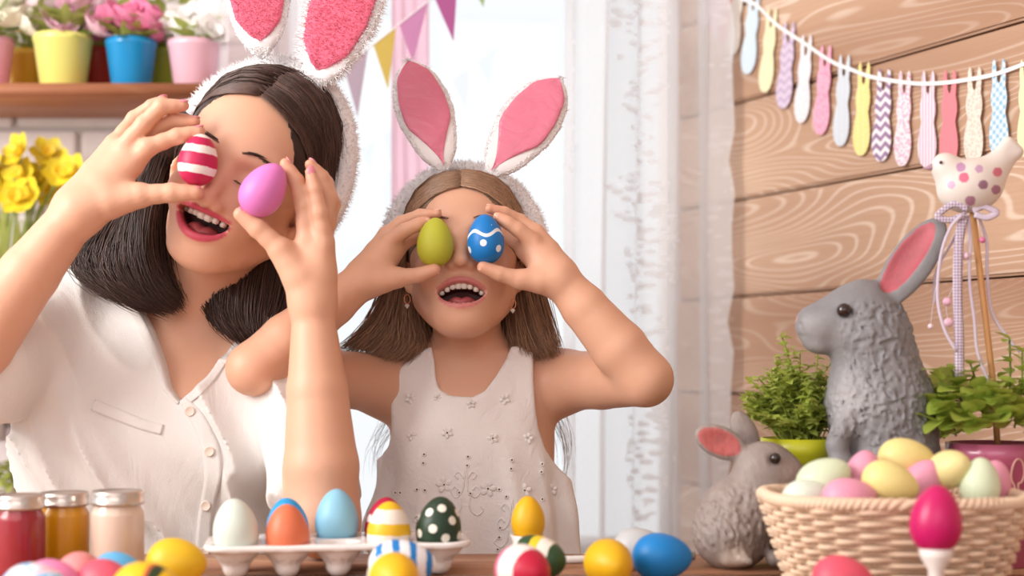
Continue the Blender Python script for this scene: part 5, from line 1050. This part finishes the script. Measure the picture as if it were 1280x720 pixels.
lo2 = meshdata('leaf', *leaf_mesh(.024, .0100, .25, 8, .25, .6), leafmat('round_leaf', (126, 156, 54), (192, 206, 96), .35))
for i in range(190):
    a = rng.normal(size=3); a[2] = abs(a[2])*.9-.2; a /= np.linalg.norm(a); c = np.array([gx[0]-.012, gx[1]-.006, TZ+H2+.020])+a*np.array([.066, .055, .046])*(.55+.45*random.random()**.5); put('leaf', lo2, t, c, (random.uniform(-.3, .9), random.uniform(-.5, .5), math.atan2(a[1], a[0])-1.57), (random.uniform(.75, 1.2),)*3)
for (x0, y0), (x1, y1), d in (((1195, 545), (1172, 465), -.01), ((1205, 540), (1190, 462), 0), ((1230, 535), (1213, 455), .01), ((1255, 535), (1262, 425), .0), ((1268, 535), (1278, 440), -.01), ((1180, 548), (1158, 495), -.015)):
    p = cr(PL([(x0, y0, 1.40+d), ((x0+x1)/2+4, (y0+y1)/2, 1.395+d), (x1, y1, 1.39+d)]), 9); mk('stem', *tubes([p], [.0011]*9, 5), m_leafd, t)
    for j in range(2, 9):
        for s_ in (0, 1): put('leaf', lo2, t, p[j], (random.uniform(0, .9), 0, random.uniform(0, 6.28)), (random.uniform(.5, .8),)*3)
tw = [(1262, 640), (1262, 622), (1268, 610), (1263, 598), (1264, 584), (1269, 574), (1276, 576), (1280, 590), (1277, 602), (1272, 606), (1276, 622), (1284, 630)]
pts = []
for x, y in cr(np.array(tw, float), 40):
    p = P(x, y, 1.36); dz = (p[2]-TZ)/H2; r = .036+(.047-.036)*dz+.0006; dx_ = np.clip((p[0]*1.0-gx[0]), -r*.98, r*.98); pts.append((gx[0]+dx_, gx[1]-math.sqrt(r*r-dx_*dx_), p[2]))
mk('bunny_outline', *tubes([np.array(pts)], [.0010]*40, 5), plain('twine', (226, 176, 164), .7), pot2)
# ================================================================ bird on a stick
S, u = S_(1.40); f = Field((.41, 1.36, 1.085), (.52, 1.44, 1.19), .0011)
f.add(ell(S(1213, 232), (42*u, 30*u, 34*u), RY(-12)), .006); f.add(ell(S(1181, 208), (17*u, 17*u, 17*u)), .012); f.add(ell(S(1245, 208), (22*u, 14*u, 17*u), RY(-35)), .012)
for k_ in (-1, 0, 1): f.add(rc(S(1240+k_*4, 212+k_*3), S(1266+k_*6, 184+k_*6), 9*u, 7.5*u), .004)
V, Q = f.mesh(1); C = np.tile(np.array(srgb(232, 222, 214)), (len(V), 1))
for x, y, r, col in ((1205, 222, 6.5, (226, 110, 140)), (1229, 231, 6, (150, 110, 130)), (1247, 215, 6, (214, 120, 140)), (1213, 251, 6.5, (176, 128, 150)), (1189, 231, 5, (206, 168, 200)), (1201, 209, 6, (196, 150, 186)), (1224, 211, 5, (200, 160, 190)), (1245, 237, 6, (170, 120, 146))):
    p = P(x, y, 1.40); dd = np.hypot((V[:, 0]/V[:, 1]-p[0]/p[1])*1758, ((V[:, 2]-CZ)/V[:, 1]-(p[2]-CZ)/p[1])*1758); fr = (dd < r) & (V[:, 1] < 1.402); C[fr] = np.array(srgb(*col))
Mq = Mat('bird_ceramic', (.8, .75, .7), .4); aa = Mq.n('Attribute'); aa.attribute_name = 'Col'; Mq.color(aa.outputs['Color'])
bird = tag(mk('bird_ornament', V, Q, Mq.m, org=P(1243, 500, 1.40), col=C), 'white ceramic bird with pink flower spots on a wooden stick with ribbons', 'ornament')
mk('beak', *tubes([[S(1171, 208), S(1163, 209), S(1154, 211)]], [6*u, 4*u, .3*u], 10), plain('beak_mauve', (176, 140, 156), .5), bird); eyeball(bird, S(1176, 203, -.0125), 2.2*u, (60, 44, 44))
mk('stick', *tubes([[S(1215, 258), S(1226, 350), S(1243, 492), S(1247, 560)]], [4*u, 4*u, 4*u, 4*u], 10), plain('cane', (206, 150, 96), .5), bird)
Mg2 = Mat('gingham_ribbon', srgb(196, 176, 206), .7); sx = Mg2.sep(Mg2.coord()); ck = Mg2.math('ADD', Mg2.math('GREATER_THAN', Mg2.math('FRACT', Mg2.math('MULTIPLY', sx[0], 330)), .5), Mg2.math('GREATER_THAN', Mg2.math('FRACT', Mg2.math('MULTIPLY', sx[2], 330)), .5)); Mg2.color(Mg2.mix(Mg2.math('MULTIPLY', ck, .5), srgb(236, 230, 238), srgb(160, 130, 172)))
m_rib = plain('lilac_ribbon', (222, 210, 230), .6)
def rib(pts, wpx, mat, d=-.012, name='ribbon'): p = cr(PL([(x, y, 1.40+d) for x, y in pts]), 26); return mk(name, *tubes([p], [wpx*u/2]*26, 6, flat=.16, ref=(0.02, 1, .03)), mat, bird)
# flat ribbons: wide across the view, thin in depth
rib([(1206, 268), (1199, 300), (1197, 360), (1199, 420), (1199, 475)], 12, Mg2.m); rib([(1203, 268), (1188, 285), (1176, 320), (1172, 370), (1180, 410), (1196, 440)], 4, m_rib, -.016); rib([(1222, 268), (1233, 300), (1234, 340), (1240, 390), (1262, 425), (1275, 440)], 4, m_rib, .004)
rib([(1210, 268), (1213, 300), (1212, 350), (1218, 400), (1222, 440), (1236, 478)], 4, m_rib, -.008); rib([(1205, 270), (1192, 300), (1170, 340), (1168, 380)], 3, m_rib, .0)
rib([(1210, 262), (1195, 255), (1180, 262), (1172, 271), (1188, 275), (1208, 268)], 8, Mg2.m, -.014, 'bow_loop'); rib([(1216, 264), (1228, 258), (1240, 262), (1246, 266), (1234, 272), (1218, 268)], 8, m_rib, -.012, 'bow_loop')
mk('thread', *tubes([cr(PL([(1208, 266, 1.392), (1207, 320, 1.392), (1184, 377, 1.392), (1186, 403, 1.392)]), 16), cr(PL([(1206, 266, 1.392), (1180, 320, 1.392), (1168, 370, 1.392), (1163, 408, 1.392)]), 16), cr(PL([(1218, 266, 1.392), (1226, 280, 1.392), (1228, 295, 1.392), (1228, 300, 1.392)]), 16)], [.0003]*16, 4), m_rib, bird)
for x, y, r, col in ((1207, 320, 5, (240, 206, 222)), (1184, 377, 5.5, (240, 190, 212)), (1186, 403, 6, (242, 196, 214)), (1228, 300, 4, (214, 120, 160)), (1163, 408, 3.5, (244, 220, 228))): V, F = blob(P(x, y, 1.392), (r*u,)*3, np.eye(3)); mk('bead', V, F, plain('bead_pearl', col, .25), bird)
# ================================================================ paper bunny garland on the wooden wall
gl_ = tag(empty('paper_garland', wall_pt(1100, 95, .012)), 'garland of patterned paper bunnies on a white ribbon along the wooden wall', 'garland')
sp_ = [(862, -30), (885, -18), (915, -6), (945, 6), (970, 30), (1007, 55), (1040, 77), (1067, 88), (1093, 97), (1140, 104), (1173, 104), (1207, 100), (1243, 93), (1280, 80), (1330, 58)]
c2 = cr(np.array(sp_, float), 70); top = np.array([wall_pt(x, y-2.6, .013) for x, y in c2]); bot = np.array([wall_pt(x, y+2.6, .013) for x, y in c2]); nv_ = NV*.0006; Vr = np.vstack([top, bot, top+nv_, bot+nv_]); n = 70; Fr = []
for i in range(n-1): Fr += [[i, i+n, i+n+1, i+1], [2*n+i, 2*n+i+1, 3*n+i+1, 3*n+i], [i, i+1, 2*n+i+1, 2*n+i], [n+i, 3*n+i, 3*n+i+1, n+i+1]]
mk('ribbon', Vr, Fr, plain('white_satin', (246, 244, 242), .5), gl_, smooth=False)
half = [(0, .25), (.09, .22), (.13, .12), (.18, .03), (.25, 0), (.33, .05), (.36, .15), (.33, .27), (.41, .35), (.42, .43), (.36, .50), (.33, .54), (.41, .62), (.48, .71), (.50, .80), (.45, .89), (.33, .96), (.16, 1.0)]
outl = np.array(half+[(0, 1.005)]+[(-x, y) for x, y in half[::-1][:-1]]); outl = outl[:-0 or None]
def paper(kind, a, b):
    a, b = srgb(*a), srgb(*b); M = Mat('patterned_paper', a, .8); co = M.coord('Generated'); s = M.sep(co); x, z = s[0], s[2]
    if kind == 'stripes': M.color(M.mix(M.math('GREATER_THAN', M.math('FRACT', M.math('MULTIPLY', x, 6.5)), .5), a, b))
    elif kind == 'chevron': M.color(M.mix(M.math('GREATER_THAN', M.math('FRACT', M.math('MULTIPLY_ADD', M.math('ABSOLUTE', M.math('SUBTRACT', M.math('FRACT', M.math('MULTIPLY', x, 2.2)), .5)), 1.1, M.math('MULTIPLY', z, 9.5))), .5), a, b))
    elif kind == 'gingham': M.color(M.mix(M.math('MULTIPLY', M.math('ADD', M.math('GREATER_THAN', M.math('FRACT', M.math('MULTIPLY_ADD', z, 11.0, M.math('MULTIPLY', x, 3.0))), .5), M.math('GREATER_THAN', M.math('FRACT', M.math('MULTIPLY_ADD', z, -11.0, M.math('MULTIPLY', x, 3.0))), .5)), .5), a, b))
    elif kind == 'floral':
        v = M.n('TexVoronoi'); v.inputs['Scale'].default_value = 230; M.l(M.coord(), v.inputs['Vector']); M.color(M.mix(M.math('LESS_THAN', v.outputs['Distance'], .42), a, b))
    elif kind == 'dots':
        v = M.n('TexVoronoi'); v.inputs['Scale'].default_value = 190; v.inputs['Randomness'].default_value = .3; M.l(M.coord(), v.inputs['Vector']); M.color(M.mix(M.math('LESS_THAN', v.outputs['Distance'], .3), a, b))
    return M.m
W_ = (244, 240, 238)
for px, y0, y1, wd, sh, kind, a, b, lb in ((886, -62, 33, 16, -9, 'floral', W_, (236, 214, 230), 'white speckled paper bunny'), (900, -48, 46, 16, -9, 'plain', (232, 200, 218), W_, 'pale pink paper bunny'), (909, -40, 56, 15, -9, 'plain', (222, 118, 130), W_, 'coral red paper bunny'),
    (921, -30, 68, 17, -9, 'floral', (236, 228, 216), (224, 210, 196), 'beige paper bunny'), (940, -12, 92, 19, -10, 'dots', (208, 224, 236), (224, 234, 242), 'light blue paper bunny'), (962, 9, 115, 18, -10, 'dots', (240, 232, 188), (246, 242, 214), 'pale yellow paper bunny'), (984, 27, 135, 20, -9, 'chevron', (198, 178, 204), (220, 204, 222), 'lavender patterned paper bunny'),
    (1006, 43, 153, 19, -8, 'floral', (240, 236, 238), (228, 224, 232), 'off white paper bunny'), (1030, 56, 168, 20, -8, 'floral', (244, 182, 204), (234, 150, 180), 'bright pink floral paper bunny'), (1054, 68, 182, 20, -6, 'dots', (214, 222, 230), (226, 232, 238), 'grey blue paper bunny'), (1079, 77, 194, 21, -5, 'dots', (244, 230, 150), (250, 242, 190), 'yellow paper bunny'),
    (1104, 85, 201, 24, -5, 'chevron', (244, 238, 242), (158, 128, 164), 'white paper bunny with purple chevrons'), (1130, 88, 207, 21, -4, 'floral', (246, 234, 238), (240, 176, 204), 'white paper bunny with pink flowers'), (1160, 88, 209, 23, -2, 'stripes', (246, 238, 242), (226, 186, 210), 'white paper bunny with lilac stripes'), (1187, 87, 208, 23, -2, 'plain', (234, 140, 150), W_, 'plain coral paper bunny'),
    (1218, 83, 205, 24, -2, 'floral', (236, 228, 214), (226, 206, 194), 'cream floral paper bunny'), (1249, 73, 198, 24, 0, 'gingham', (236, 242, 246), (150, 198, 226), 'blue checked paper bunny'), (1283, 74, 196, 22, 0, 'plain', (240, 234, 190), W_, 'pale yellow bunny at the picture edge')):
    ox = np.array([px+q[0]*wd*1.0+sh*(q[1]-.4) for q in outl]); oy = np.array([y0+q[1]*(y1-y0) for q in outl]); A = np.array([wall_pt(x, y, .0110) for x, y in zip(ox, oy)]); B = A+NV*.0009; n = len(A)
    o = mk('paper_bunny', np.vstack([A, B]), [list(range(n))[::-1], list(range(n, 2*n))]+[[i, (i+1) % n, (i+1) % n+n, i+n] for i in range(n)], paper(kind, a, b), gl_, smooth=False); o['label'] = lb
